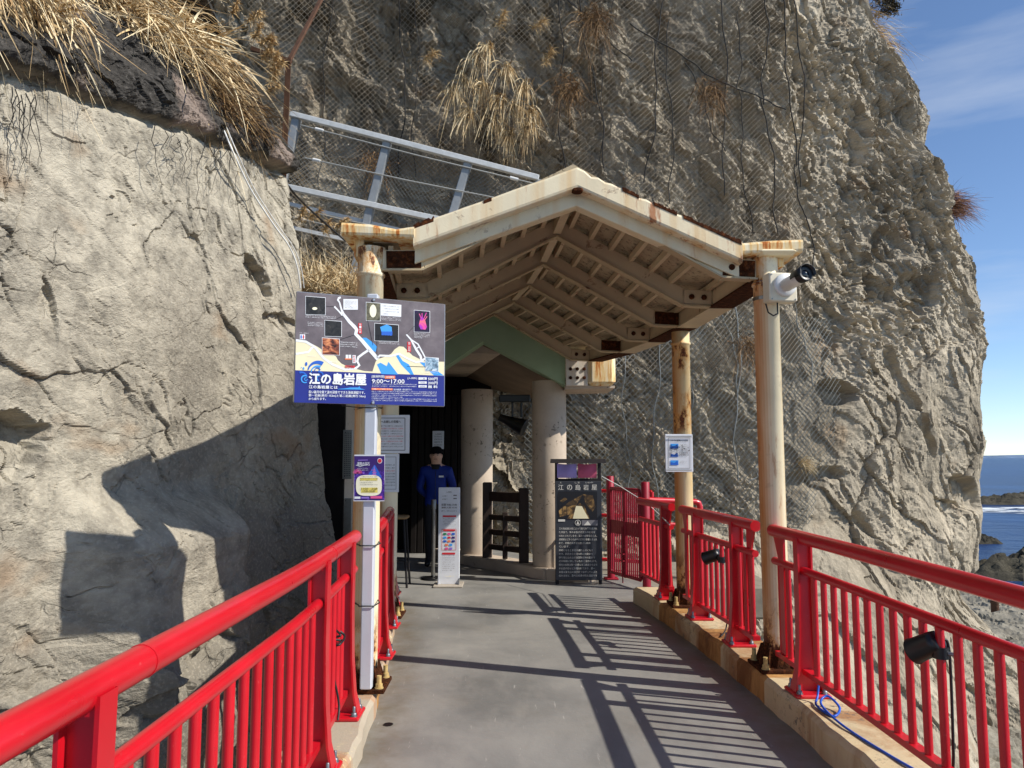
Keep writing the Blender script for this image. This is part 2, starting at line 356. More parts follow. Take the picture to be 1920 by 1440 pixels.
# ---- the tall cliff behind
SIL = [(1380, -420), (1400, -200), (1460, -60), (1530, 0), (1590, 55), (1620, 95), (1680, 130), (1722, 180), (1747, 235), (1738, 285), (1772, 330), (1787, 380), (1792, 430), (1816, 500), (1824, 560), (1850, 650), (1838, 715), (1828, 760), (1832, 830), (1818, 900), (1822, 1000), (1812, 1058), (1770, 1088), (1775, 1115), (1815, 1165), (1860, 1230), (1950, 1330), (2050, 1450)]
YC = 17.0
sil = np.array([tuple(at_y(px, py, YC)) for px, py in SIL]); o_ = np.argsort(sil[:, 2])
def sil_x(z): return np.interp(z, sil[o_, 2], sil[o_, 0])
def crom(P, t):     # Catmull-Rom through rows of points P (k, n), t in 0..k-1
    k = len(P); i = np.clip(np.floor(t).astype(int), 0, k - 2); f = (t - i)
    g = lambda j: P[np.clip(j, 0, k - 1)]
    a, b, c, d = g(i - 1), g(i), g(i + 1), g(i + 2)
    return 0.5 * (2 * b + (c - a) * f + (2 * a - 5 * b + 4 * c - d) * f * f + (3 * b - a - 3 * c + d) * f ** 3)
CX = np.array([-9.0, -5.5, -2.0, 1.5, 4.5, 7.5]); CY = np.array([11.6, 12.6, 13.2, 13.4, 14.0, 15.0])
def cliff_base(T, Z):       # T in 0..8: along the foot; returns position and outward normal (plan)
    xs = sil_x(Z)
    def pos(t):
        out = []
        for base, ext in ((CX, (xs - .55, xs, xs - .9)), (CY, (np.full_like(xs, 15.9), np.full_like(xs, 17.4), np.full_like(xs, 21.0)))):
            k = 9; i = np.clip(np.floor(t).astype(int), 0, k - 2); f = t - i
            def g(j):
                j = np.clip(j, 0, k - 1); v = base[np.clip(j, 0, 5)]
                for q in range(3): v = np.where(j == 6 + q, ext[q], v)
                return v
            a, b, c, d = g(i - 1), g(i), g(i + 1), g(i + 2)
            out.append(0.5 * (2 * b + (c - a) * f + (2 * a - 5 * b + 4 * c - d) * f * f + (3 * b - a - 3 * c + d) * f ** 3))
        return out
    x, y = pos(T); x2, y2 = pos(np.clip(T + .02, 0, 8)); x1, y1 = pos(np.clip(T - .02, 0, 8))
    dx, dy = x2 - x1, y2 - y1; L = np.hypot(dx, dy) + 1e-9
    return x, y, dy / L, -dx / L
CLIFF_SPOTS = [(1545, 745, .55, .28, .7, 0), (1500, 900, .7, .25, .4, .2), (1640, 560, .3, .5, .3, 0), (1700, 560, .5, .6, .3, .5), (1590, 250, .5, .8, .35, .3), (1660, 480, .5, .4, .3, 0), (1470, 660, .4, .3, .25, 0),
    (1790, 925, .55, .35, .5, -.5), (640, 230, .6, 1.0, .4, 0), (820, 350, 1.0, .7, .4, 0), (1380, 240, .5, .4, .35, 0), (1430, 420, .5, .4, .3, 0), (1690, 250, .6, .8, .3, .3), (880, 560, 1.2, .8, .3, 0), (1120, 420, .5, .8, .3, 0), (1600, 1000, .2, .8, .18, .5), (1680, 760, .15, 1.2, .2, .5), (700, 60, .5, .9, .35, 0), (1250, 120, .25, 1.4, .3, .2)]
def cliff_relief(A, X0, Z, fine=True):
    rot = lambda u, v, g: (u * math.cos(g) - v * math.sin(g), u * math.sin(g) + v * math.cos(g))
    D = .5 * fbm(A * .22, Z * .2, octaves=3, seed=61) + .2 * fbm(A * .8, Z * .35, octaves=3, seed=62)
    wob = 1.2 * fbm(A * 1.4, Z * 1.4, octaves=4, seed=41) if fine else 0
    for (px, py, ra, rz, dep, g) in CLIFF_SPOTS:
        p = at_y(px, py, 13.3 if px < 1200 else 13.4 + (px - 1200) / 640 * 3.2)
        du, dv = (X0 - p.x), (Z - p.z); du, dv = du * math.cos(g) + dv * math.sin(g), -du * math.sin(g) + dv * math.cos(g)
        q = (du / ra) ** 2 + (dv / rz) ** 2
        q = q + wob
        D = D - .7 * dep * smooth01(1.1, .45, q)
    if not fine: return D
    wx = A + .35 * fbm(A * .6, Z * .6, octaves=4, seed=63); wz = Z + .35 * fbm(A * .6, Z * .6, octaves=4, seed=64)
    u, v = rot(wx, wz, .75); f1, e1 = facets(u * .5, v * 1.2, 71, .6)
    u, v = rot(wx, wz, .9); f2, e2 = facets(u * 1.2, v * 3.2, 72, .8)
    u, v = rot(wx + .1 * fbm(A * 3, Z * 3, octaves=3, seed=65), wz, .8); f3, e3 = facets(u * 3.2, v * 8.0, 73, .9)
    low = smooth01(4.6, 2.0, Z) * smooth01(2.5, 5.5, X0) * 1.9     # the lower face is smoother
    D = D - .32 * smooth01(5.2, 5.75, X0 + .5 * fbm(Z * .6, Z * 0, octaves=4, seed=77)) * smooth01(2.2, 4.5, Z)   # a seam: the right part stands back
    u, v = rot(wx + .05 * fbm(A * 6, Z * 6, octaves=2, seed=68), wz, .6); f4, e4 = facets(u * 8, v * 15, 74, 1.0)
    ms = smooth01(-.3, .3, fbm(A * .5, Z * .5, octaves=3, seed=69))
    D += .15 * f1 + .115 * f2 * (1 - .3 * low) + .085 * f3 * (1 - .38 * low) * (.5 + ms) + .042 * f4 * (1 - .4 * low) * (.6 + ms)
    D += .07 * fbm(A * 1.2, Z * 1.2, octaves=4, gain=.6, seed=66) + .010 * fbm(A * 8, Z * 8, octaves=2, gain=.6, seed=67)
    D -= np.exp(-(e1 / .02) ** 2) * .10 * ms + np.exp(-(e2 / .03) ** 2) * .03 * ms
    return D
def apron(X0, Z): return np.clip((.3 - Z) / 4.6, 0, 1.2) ** 1.25 * 3.4 * smooth01(-1, 4, X0) * smooth01(9.4, 5.6, X0)
def build_cliff():
    nv = 560; z = np.concatenate([np.linspace(-4.8, 0, 110)[:-1], np.linspace(0, 14.5, 451)])
    nv = len(z); t = np.concatenate([np.linspace(.5, 6, 620)[:-1], np.linspace(6, 8, 150)]); nu = len(t)
    T, Z = np.meshgrid(t, z); x, y, nx, ny = cliff_base(T, Z)
    x0, y0_, _, _ = cliff_base(t[None, :], np.full((1, nu), 3.0)); a = np.concatenate([[0], np.cumsum(np.hypot(np.diff(x0[0]), np.diff(y0_[0])))])
    A = np.tile(a, (nv, 1))
    D = cliff_relief(A, x, Z)
    D *= 1 - .5 * smooth01(5.6, 6.8, T)
    D += apron(x, Z)
    X, Y = x + nx * D, y + ny * D
    growth = (smooth01(3.0, -.5, X) * smooth01(1.5, 4, Z) + .3) * .75 * smooth01(.0, .3, fbm(A * .7, Z * .45, octaves=5, gain=.65, seed=131))
    me = grid_mesh('cliff', X, Y, Z, M_CLIFF, {'growth': growth, 't1': .5 + .6 * fbm(A * .33, Z * .33, octaves=4, seed=132), 't2': .5 + .62 * fbm(A * 3.4, Z * 3.4, octaves=4, gain=.65, seed=133), 'stain': .46 + .55 * fbm(A * .9, Z * 1.3, octaves=4, gain=.6, seed=134), 'wash': .5 + .6 * fbm(A * 1.5, Z * .25, octaves=4, gain=.6, seed=135)}, smooth=False)
    props(link_mesh('cliff', me), 'tall weathered grey rock cliff rising behind the canopy', None, None, 'structure')
build_cliff()

# ---- wave-cut platform at the foot of the cliff, sea, far coast
SEA = -4.25
def build_shore():
    xs = np.concatenate([np.linspace(-14, 2, 60)[:-1], np.linspace(2, 30, 330)]); ys = np.linspace(-6, 36, 380); X, Y = np.meshgrid(xs, ys)
    edge = 33.0 + 3.5 * fbm(X * .15, Y * .02, octaves=4, seed=80) - 10 * smooth01(24, 30, X)
    f, e = facets(X * .8 + .5 * fbm(X, Y, octaves=3, seed=82), Y * .5, 81, .4)
    Z = -3.75 + .22 * fbm(X * .5, Y * .5, octaves=6, gain=.6, seed=83, ridged=True) + .2 * f + .06 * facets(X * 3, Y * 2.4, 85, .6)[0] - .12 * np.exp(-(e / .05) ** 2)
    Z -= 2.2 * smooth01(-1.5, .8, Y - edge) + 2.0 * smooth01(26, 30, X) + 1.5 * smooth01(0, -6, Y) * smooth01(10, 20, X)
    me = grid_mesh('rock_platform', X, Y, Z, M_SHORE, smooth=False)
    props(link_mesh('rock_platform', me), 'flat wave-cut rock platform below the railing', None, None, 'structure')
build_shore()
m = Mat('sea_water', 0.3, 0, 0.22); p = m.pos()
m.color(m.ramp(m.noise(.05, 5, .6, m.mapping(p, (1, .35, 1))), [(.35, srgb(14, 40, 80)), (.7, srgb(30, 68, 118))]))
m.bump(m.noise(.55, 6, .65, m.mapping(p, (.45, 1, 1))), 0.9, 0.8).bump(m.noise(2.6, 4, .6, m.mapping(p, (.6, 1, 1))), 0.5, 0.15)
M_SEA = m.m
sv = [(-60, -200, SEA), (9000, -200, SEA), (9000, 14000, SEA), (-9000, 14000, SEA), (-9000, 60, SEA), (-60, 60, SEA)]
me = bpy.data.meshes.new('sea'); me.from_pydata(sv, [], [(0, 1, 2, 5), (5, 2, 3, 4)]); me.materials.append(M_SEA)
props(link_mesh('sea', me), 'dark blue sea stretching to the horizon', None, None, 'structure')
# surf: broken white water lying round the rocks
m = Mat('surf_foam', 0.6); p = m.pos(); m.color(srgb(232, 238, 240))
n1 = m.noise(.35, 6, .7, m.mapping(p, (.5, 1, 1)), 0.8); al = m.math('MULTIPLY', m.ramp(n1, [(.44, 0.0), (.56, 1.0)]), m.attr('foam'))
m.l.new(al, m.b.inputs['Alpha']); m.bump(m.noise(2, 5, .6, p), .6, .2); M_FOAM = m.m
def surf(cx, cy, rx, ry, seed):
    u = np.linspace(-1, 1, 50); U, V = np.meshgrid(u, u); X, Y = cx + U * rx, cy + V * ry
    Z = SEA + .05 + .12 * fbm(X * .4, Y * .4, octaves=4, seed=seed); r = np.hypot(U, V)
    me = grid_mesh('surf', X, Y, Z, M_FOAM, {'foam': smooth01(1, .75, r)})
    props(link_mesh('surf', me), 'white surf breaking round the rocks', None, None, 'stuff')
surf(62, 84, 16, 7, 90); surf(27.5, 41.5, 6, 1.6, 91); surf(52, 60, 3, 1.4, 92); surf(17.5, 34.5, 5, 1.2, 94)
M_SEAROCK = rock_material('wet_rock', srgb(44, 42, 36), srgb(72, 68, 58), srgb(104, 98, 82), bscale=.4, cracks=0)
def sea_rock(px, py, z, rx, ry, h, seed, label):
    p = at_z(px, py, SEA); u = np.linspace(0, 1, 40); th = np.linspace(0, 2 * np.pi, 80); U, TH = np.meshgrid(u, th)
    rr = 1 + .35 * fbm(np.cos(TH) * 1.4, np.sin(TH) * 1.4, U * 0 + seed, octaves=4, seed=seed)
    X, Y = U * rr * np.cos(TH) * rx, U * rr * np.sin(TH) * ry
    f, e = facets(X * 8 / rx, Y * 8 / ry, seed + 3, .7)
    Z = h * (1 - U ** 2.2) * (.75 + .5 * fbm(X * 3 / rx, Y * 3 / ry, octaves=4, seed=seed + 1)) + h * .22 * f * (1 - U) - .5 * U
    X[-1] = X[0]; Y[-1] = Y[0]; Z[-1] = Z[0]; Z[:, 0] = Z[:, 0].mean()
    props(link_mesh('sea_rock', grid_mesh('sea_rock', X, Y, Z, M_SEAROCK, smooth=False), None, (p.x, p.y, SEA)), label, 'rock', 'dark rocks out in the water')
sea_rock(1905, 945, 0, 7.5, 2.2, 1.7, 101, 'low dark rock farthest out in the sea, ringed by surf')
sea_rock(1862, 941, 0, 1.8, 1.0, .9, 102, 'small dark rock beside the farthest rock, close to the cliff edge')
sea_rock(1920, 1083, 0, 4.2, 1.6, 1.55, 103, 'dark jagged rock in the water behind the red handrail')
sea_rock(1838, 1018, 0, 2.2, 1.2, .8, 104, 'small dark rock peeping out past the foot of the cliff')
# far coast
xs = np.linspace(2500, 11000, 260); rows = []
for k, (yy, f_) in enumerate(((11800, 0), (12000, 1.0), (12600, .9), (13400, 0))):
    rows.append(np.stack([xs, np.full_like(xs, yy), SEA - 2 + f_ * (44 + 26 * fbm(xs / 700, xs * 0, octaves=5, seed=110) + 10 * perlin(xs / 60, xs * 0, seed=111))], -1))
G = np.array(rows)
M_COAST = plain('far_coast_haze_tint', srgb(104, 124, 150), .95, 0, 0.1, .25, .004)  # blue haze of distance is put into the land colour
props(link_mesh('far_coast', grid_mesh('far_coast', G[..., 0], G[..., 1], G[..., 2], M_COAST)), 'thin pale strip of far coast along the horizon', None, None, 'structure')
# ================================================================== walkway and kerbs
def lk(y): return -.715 - .03 * np.clip(y - 3, 0, 99) - .013 * np.clip(y - 3, 0, 99) ** 2      # inner edge of the left kerb
def rk(y): return 1.565 - .0145 * np.clip(y - 3.6, 0, 99) ** 2                   # inner edge of the right kerb
m = Mat('grey_deck_paint', 0.5, 0, 0.4); p = m.pos()
n1 = m.noise(1.1, 5, .6, p, .5); n2 = m.noise(7, 5, .65, m.mapping(p, (1, .35, 1), (0, 0, .5)))
c = m.ramp(n1, [(.32, srgb(114, 113, 109)), (.5, srgb(132, 130, 125)), (.68, srgb(146, 143, 136))])
c = m.mix(m.ramp(n2, [(.5, 0.0), (.75, .45)]), c, srgb(150, 146, 138))
sc_ = m.noise(30, 3, .7, m.mapping(p, (1, .12, 1), (0, 0, 1.2))); c = m.mix(m.ramp(sc_, [(.66, 0.0), (.73, .75)]), c, srgb(172, 168, 160))     # scratches
st_ = m.noise(.7, 4, .6, m.mapping(p, loc=(4, 2, 0))); c = m.mix(m.ramp(st_, [(.58, 0.0), (.76, .25)]), c, srgb(120, 108, 86))
sp_ = m.noise(55, 3, .7, p); c = m.mix(m.ramp(sp_, [(.68, 0.0), (.74, .5)]), c, srgb(92, 88, 80))
# dirt gathered along the two kerbs
sx_ = m.sep(p); dl = m.attr('edge'); c = m.mix(m.math('MULTIPLY', m.ramp(dl, [(.0, 0.0), (1.0, .75)]), m.ramp(m.noise(6, 5, .7, p), [(.35, .2), (.7, 1.0)])), c, srgb(104, 92, 72))
m.color(c); m.rough(m.ramp(n1, [(.3, .42), (.7, .66)])); m.bump(m.noise(14, 6, .62, p), .3, .008).bump(n2, .2, .01); M_DECK = m.m
ys = np.linspace(-2, 13.6, 160)
def strip(name, xl, xr, z, mat, ys=ys, nx=40):
    U = np.linspace(0, 1, nx)[None, :]; Y = np.tile(ys[:, None], (1, nx)); X = xl[:, None] * (1 - U) + xr[:, None] * U
    return grid_mesh(name, X, Y, np.full_like(X, z) + .004 * fbm(X * 1.2, Y * 1.2, octaves=3, seed=140), mat, {'edge': np.maximum(smooth01(.3, .1, X - lk(Y)), smooth01(.3, .1, rk(Y) - X)) * smooth01(8.6, 8.0, Y)})
far = smooth01(8.2, 9.2, ys)
xl = lk(ys) - .12 - 1.3 * far; xr = np.where(ys < 8.2, rk(ys) + .1, 1.5 - 0.35 * (ys - 8.2)) + .5 * smooth01(8, 8.4, ys) * smooth01(11, 9.5, ys)
me = strip('walkway', xl, xr, 0.0, M_DECK); props(link_mesh('walkway', me), 'grey painted concrete walkway curving to the cave entrance', None, None, 'structure')
M_SLABSIDE = plain('weathered_concrete', srgb(138, 131, 116), .9, 0, .2, .2, 6, .5)
mb = MB()       # slab under the walkway
for i in range(0, len(ys) - 1):
    a0, a1, b0, b1 = (xl[i] - .22, ys[i]), (xl[i + 1] - .22, ys[i + 1]), (xr[i] + .28, ys[i]), (xr[i + 1] + .28, ys[i + 1])
    for q0, q1 in ((a1, a0), (b0, b1)): mb.add([(*q0, -.5), (*q1, -.5), (*q1, -.02), (*q0, -.02)], [(0, 1, 2, 3)])
    mb.add([(*a0, -.5), (*a1, -.5), (*b1, -.5), (*b0, -.5)], [(0, 1, 2, 3)]); mb.add([(*a0, -.02), (*b0, -.02), (*b1, -.02), (*a1, -.02)], [(0, 1, 2, 3)])
mb.build('walkway_slab', M_SLABSIDE, None, kind='structure')
def kerb_material(name, base, rust, low):
    m = Mat(name, .75, 0, .3); p = m.pos(); n = m.noise(2.2, 5, .65, p)
    c = m.ramp(n, [(.3, tuple(x * .86 for x in base[:3]) + (1,)), (.7, base)])
    r1 = m.noise(1.7, 6, .7, m.mapping(p, (1, 1, .35), loc=(1.3, 3.3, 0)), .6); c = m.mix(m.ramp(r1, [(.47, 0.0), (.62, .8)]), c, rust)
    ch = m.noise(26, 5, .7, p); g = m.noise(1.4, 3, .5, m.mapping(p, loc=(8, 1, 0)))
    c = m.mix(m.math('MULTIPLY', m.ramp(ch, [(.56, 0.0), (.6, 1.0)]), m.ramp(g, [(.5, 0.0), (.62, .9)])), c, low)
    m.color(c); m.bump(m.noise(40, 5, .7, p), .35, .006).bump(ch, .3, .01); return m.m
M_KERB_R = kerb_material('ochre_stained_kerb', srgb(205, 186, 148), srgb(150, 98, 52), srgb(96, 92, 86))
M_KERB_L = kerb_material('flaking_kerb_paint', srgb(178, 166, 146), srgb(178, 124, 80), srgb(214, 200, 150))
M_BAY = kerb_material('rust_washed_kerb', srgb(190, 142, 84), srgb(104, 58, 30), srgb(80, 70, 60))
M_BASEMETAL = None
def kerb(name, f, side, y0, y1, h, wd, mat, label, bay=None):
    mb = MB(); n = int((y1 - y0) / .12); b = .025
    Y = np.linspace(y0, y1, n); prof = [(0, -.05), (.004, h - b), (b, h), (wd, h), (wd, -.05)]
    for i in range(n - 1):
        if bay: mb.cur = 1 if any(abs((Y[i] + Y[i + 1]) / 2 - q) < .24 for q in bay) else 0
        rows = []
        for y in (Y[i], Y[i + 1]):
            w_ = .006 * math.sin(y * 9.1) + .004 * math.sin(y * 23)
            rows.append([(float(f(y)) + side * (d + (w_ if k < 3 else 0)), y, z + (.5 * w_ if 0 < k < 3 else 0)) for k, (d, z) in enumerate(prof)])
        k = len(prof); mb.add(rows[0] + rows[1], [(j, j + 1, k + j + 1, k + j) if side < 0 else (j + 1, j, k + j, k + j + 1) for j in range(k - 1)])
    mb.cur = 0
    for y in (y0, y1): mb.add([(float(f(y)) + side * d, y, z) for d, z in prof], [tuple(range(len(prof)))])
    return mb.build(name, [mat, M_BAY], None, label=label, kind='structure')
KH_R, KH_L = .16, .12
kerb('kerb_right', rk, 1, -1.5, 8.15, KH_R, .34, M_KERB_R, 'ochre painted kerb under the right railing, rust stained', bay=(5.05, 7.1, 5.95))
kerb('kerb_left', lk, -1, -1.5, 8.3, KH_L, .34, M_KERB_L, 'flaking beige kerb under the left railing', bay=(4.95, 6.9))

# ================================================================== railings
m = Mat('red_gloss_paint', 0.3, 0, 0.5); p = m.pos(); n = m.noise(3, 4, .6, p)
c = m.ramp(n, [(.3, srgb(184, 14, 28)), (.7, srgb(204, 20, 36))])
c = m.mix(m.ramp(m.noise(34, 5, .75, p), [(.64, 0.0), (.70, .6)]), c, srgb(206, 84, 84)); c = m.mix(m.math('MULTIPLY', m.ramp(m.noise(90, 3, .7, p), [(.62, 0.0), (.66, .9)]), m.ramp(m.noise(2.3, 3, .6, m.mapping(p, loc=(5, 5, 5))), [(.56, 0.0), (.66, 1.0)])), c, srgb(84, 30, 24)); m.color(c); m.rough(m.ramp(n, [(.3, .26), (.7, .42)])); m.b.inputs['Coat Weight'].default_value = .3; m.b.inputs['Coat Roughness'].default_value = .2
M_RED = m.m
m = Mat('faded_red_paint', 0.5, 0, 0.4); m.color(m.ramp(m.noise(8, 5, .65), [(.3, srgb(132, 14, 34)), (.7, srgb(158, 24, 46))])); M_RED2 = m.m
M_BOLT = plain('galvanised_bolt', srgb(140, 144, 150), .45, .85, .5, .2, 40)
M_CABLE = plain('black_cable', srgb(22, 22, 24), .5); M_BLACK = plain('black_plastic', srgb(20, 20, 22), .38, 0, .5, .15)
def bolt_mesh():
    mb = MB(); mb.lathe((0, 0, 0), [(.019, 0), (.019, .003)], 12); mb.lathe((0, 0, .003), [(.015, 0), (.015, .013), (.012, .015)], 6); mb.lathe((0, 0, .018), [(.008, 0), (.008, .028), (.006, .031)], 8)
    return mb.mesh('bolt', M_BOLT)
BOLT = bolt_mesh()
TOP, RT = 1.075, .038           # top rail height and radius
BAL_R = .017
_bal = {}
def baluster_mesh(h):
    k = round(h, 3)
    if k not in _bal:
        mb = MB(); mb.lathe((0, 0, 0), [(BAL_R, 0), (BAL_R, h)], 10); _bal[k] = mb.mesh('baluster', M_RED)
    return _bal[k]
def railing(label, f, side, y0, y1, kh, posts, ends=(False, False), group='red railings along the walkway', mat=None, off=.13):
    """f: inner kerb edge; side: +1 right, -1 left; the rail runs over f + side*off"""
    mat = mat or M_RED; fx = lambda y: float(f(y)) + side * off
    t = thing('railing', label, 'railing', (fx((y0 + y1) / 2), (y0 + y1) / 2, kh), group)
    n = max(3, int((y1 - y0) / .2)); path = [(fx(y), y, TOP - RT) for y in np.linspace(y0, y1, n)]
    tr = MB().tube(path, RT, 18).build('top_rail', mat, t)
    # joint sleeve seams
    for q in posts[:-1]:
        MB().tube([(fx(q + .22), q + .22, TOP - RT), (fx(q + .228), q + .228, TOP - RT)], RT + .0018, 18).build('sleeve', mat, tr)
    zm, zb = TOP - .225, kh + .125
    mid = MB().tube([(fx(y), y, zm) for y in np.linspace(y0 + .02, y1 - .02, n)], .024, 12).build('middle_rail', mat, t)
    pb = np.linspace(y0 + .04, y1 - .04, n); br = MB()
    for i in range(n - 1): br.beam((fx(pb[i]), pb[i], zb), (fx(pb[i + 1]), pb[i + 1], zb), .048, .03)
    br.build('bottom_rail', mat, t)
    me = baluster_mesh(zm - zb); k0 = int(math.ceil(y0 / .125)); k1 = int(math.floor(y1 / .125))
    for k in range(k0, k1 + 1):
        y = k * .125
        if any(abs(y - q) < .05 for q in posts) or y - y0 < .05 or y1 - y < .05: continue
        inst('baluster', me, t, (fx(y), y, zb))
    for q in posts:
        x = fx(q); mb = MB(); W = .034     # half width along the rail
        sx = -side                          # towards the walkway
        prof = [(.085, kh + .02), (.062, kh + .12), (.048, kh + .3), (.042, kh + .55), (.044, TOP - .07), (.044, TOP - RT)]
        for i in range(len(prof) - 1):      # front flange, web, rear flange
            (a, z0), (b, z1) = prof[i], prof[i + 1]
            for s_, th in ((sx, .010), (-sx, .010)):
                w0 = W + (.012 if i == 0 else 0)
                P = [(x + s_ * a, q - w0, z0), (x + s_ * a, q + w0, z0), (x + s_ * (a - th), q + w0, z0), (x + s_ * (a - th), q - w0, z0), (x + s_ * b, q - W, z1), (x + s_ * b, q + W, z1), (x + s_ * (b - th), q + W, z1), (x + s_ * (b - th), q - W, z1)]
                mb.add(P, [(0, 1, 5, 4), (1, 2, 6, 5), (2, 3, 7, 6), (3, 0, 4, 7)])
            for yy in (q - .006, q + .006):
                mb.add([(x - a + .008, yy, z0), (x + a - .008, yy, z0), (x + b - .008, yy, z1), (x - b + .008, yy, z1)], [(0, 1, 2, 3) if yy < q else (3, 2, 1, 0)])
        mb.box((x, q, TOP - RT - .03), (.07, .06, .02))
        for e in (-1, 1): mb.prism([(x + .03, q + e * .006, kh + .02), (x + .03, q + e * .085, kh + .02), (x + .03, q + e * .006, kh + .16)], (-.06, 0, 0)) if e > 0 else None
        po = mb.build('post', mat, t)
        MB().bbox((x, q, kh + .011), (.20, .20, .022), .006).build('base_plate', mat, po)
        for dx in (-.07, .07):
            for dy in (-.07, .07): inst('bolt', BOLT, po, (x + dx, q + dy, kh + .022))
    for y, e, d in ((y0, ends[0], 1), (y1, ends[1], -1)):
        if not e: continue
        x = fx(y); zc = TOP - RT
        mb = MB().prism([(x - .007, y, zc + .01), (x - .007, y + d * .02, zc + .03), (x - .007, y + d * .2, zc), (x - .007, y + d * .20, zm), (x - .007, y + d * .19, zb - .012), (x - .007, y + d * .10, zb - .012), (x - .007, y + d * .10, zm + .03), (x - .007, y + d * .06, zm + .1)], (.014, 0, 0))
        mb.build('end_plate', mat, t)
    return t
railing('long red railing in front, running out of the picture at the lower left', lk, -1, .3, 4.60, KH_L, (1.58, 3.52, 4.27), (False, True))
railing('short red railing behind the map board post, beside the ticket counter', lk, -1, 4.98, 6.78, KH_L, (5.5, 6.45), (True, True), off=.05)
railing('last stub of red railing at the left, next to the stool', lk, -1, 7.05, 8.2, KH_L, (7.35, 7.95), (True, False), off=.05)
railing('long red railing on the right with a floodlight, running out of the picture', rk, 1, .3, 4.98, KH_R, (2.25, 4.52), (False, True))
railing('middle red railing between the two cream columns', rk, 1, 5.28, 6.98, KH_R, (5.68, 6.58), (True, True))
railing('short red railing between the rear cream column and the gate', rk, 1, 7.28, 8.35, KH_R, (7.5,), (True, False))
# ================================================================== canopy over the walkway
def cream_paint(name, base, rust_amt=.5, streak=True, blotch=1.0, zones=(), runs=.60):
    m = Mat(name, .55, 0, .35); p = m.pos(); n = m.noise(3.5, 5, .6, p)
    c = m.ramp(n, [(.3, tuple(x * .86 for x in base[:3]) + (1,)), (.7, base)])
    if streak:   # rust-yellow runs down the paint
        s1 = m.noise(9, 3, .55, m.mapping(p, (1, 1, .03))); c = m.mix(m.ramp(s1, [(.48, 0.0), (.68, .6 * rust_amt + .15)]), c, srgb(212, 166, 96))
        s2 = m.noise(11, 5, .7, m.mapping(p, (1, 1, .16), loc=(5, 1, 2))); c = m.mix(m.ramp(s2, [(runs, 0.0), (runs + .08, rust_amt)]), c, srgb(168, 96, 40))
    r1 = m.noise(4.5, 7, .72, p, .4); rr = m.ramp(r1, [(.60, 0.0), (.64, 1.0)])
    rr = m.math('MULTIPLY', rr, rust_amt * blotch)
    if zones:       # the sheltered side of the tube is stained rust-orange
        gn = m.n.new('ShaderNodeNewGeometry'); nx__ = m.sep(gn.outputs['True Normal'])[0]
        sf = m.math('MULTIPLY', m.ramp(m.math('ADD', m.math('MULTIPLY', nx__, -.5), .5), [(.55, 0.0), (.95, 1.0)]), m.ramp(m.noise(6, 4, .6, m.mapping(p, (1, 1, .12))), [(.3, .45), (.6, 1.0)])); c = m.mix(sf, c, srgb(184, 116, 52))
    for (z0, z1, z2, z3, lo_, sc__) in zones:      # corroded lengths of the tube
        zz = m.sep(p)[2]; zf = m.math('MULTIPLY', m.ramp(m.math('MULTIPLY', zz, .25), [(z0 / 4, 0.0), (z1 / 4, 1.0)]), m.ramp(m.math('MULTIPLY', zz, .25), [(z2 / 4, 1.0), (z3 / 4, 0.0)]))
        nn = m.noise(sc__, 5, .7, m.mapping(p, (1, 1, .55), loc=(z0, 2, z3))); c = m.mix(m.math('MULTIPLY', m.ramp(nn, [(lo_ - .10, 0.0), (lo_, .8)]), zf), c, srgb(206, 148, 78)); rr = m.math('MAXIMUM', rr, m.math('MULTIPLY', m.ramp(nn, [(lo_, 0.0), (lo_ + .05, 1.0)]), zf))
    c = m.mix(rr, c, m.ramp(m.noise(45, 5, .7, p), [(.3, srgb(58, 30, 18)), (.7, srgb(132, 70, 34))]))
    m.color(c); m.bump(r1, .25, .01).bump(m.noise(60, 3, .6, p), .15, .004); return m.m
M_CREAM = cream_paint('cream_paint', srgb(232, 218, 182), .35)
M_COL = cream_paint('cream_column_paint', srgb(244, 230, 194), .62, True, .25, ((2.5, 2.65, 2.9, 3.1, .55, 12), (.05, .1, .35, .6, .5, 10)))
M_COL2 = cream_paint('pitted_column_paint', srgb(236, 216, 170), .62, True, .3, ((1.70, 1.80, 2.05, 2.20, .48, 8), (2.2, 2.35, 2.55, 2.7, .58, 9), (.05, .1, .45, .7, .5, 10)))
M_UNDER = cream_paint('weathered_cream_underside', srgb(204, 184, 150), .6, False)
M_FASCIA_R = cream_paint('rust_run_fascia_paint', srgb(238, 222, 186), .85, True, .7, (), .55)
M_FASCIA = cream_paint('cream_fascia_paint', srgb(238, 224, 190), .6)
m = Mat('flaking_rust', .95, 0, .1); m.color(m.ramp(m.noise(28, 6, .75), [(.3, srgb(38, 22, 15)), (.55, srgb(78, 44, 25)), (.75, srgb(142, 82, 42))])); m.bump(m.noise(45, 5, .75), .9, .02); M_RUST = m.m
m = Mat('rust_streaked_lip', .7, 0, .2); p = m.pos(); s1 = m.noise(16, 5, .7, m.mapping(p, (1, 1, .12)))
m.color(m.ramp(s1, [(.40, srgb(242, 228, 194)), (.54, srgb(236, 200, 136)), (.62, srgb(200, 116, 50)), (.74, srgb(96, 52, 26))])); m.bump(s1, .4, .01); M_LIP = m.m
m = Mat('roof_soffit', .9, 0, .2); p = m.pos(); c = m.ramp(m.noise(3, 6, .7), [(.3, srgb(160, 144, 118)), (.7, srgb(192, 176, 146))])
c = m.mix(m.ramp(m.noise(26, 5, .75), [(.54, 0.0), (.62, .8)]), c, srgb(88, 76, 62)); m.color(c); m.bump(m.noise(30, 5, .7), .4, .01); M_SOFFIT = m.m
COLS = {'lf': (-.90, 4.80), 'rf': (1.70, 5.06), 'lb': (-1.10, 6.90), 'rb': (1.585, 7.15)}
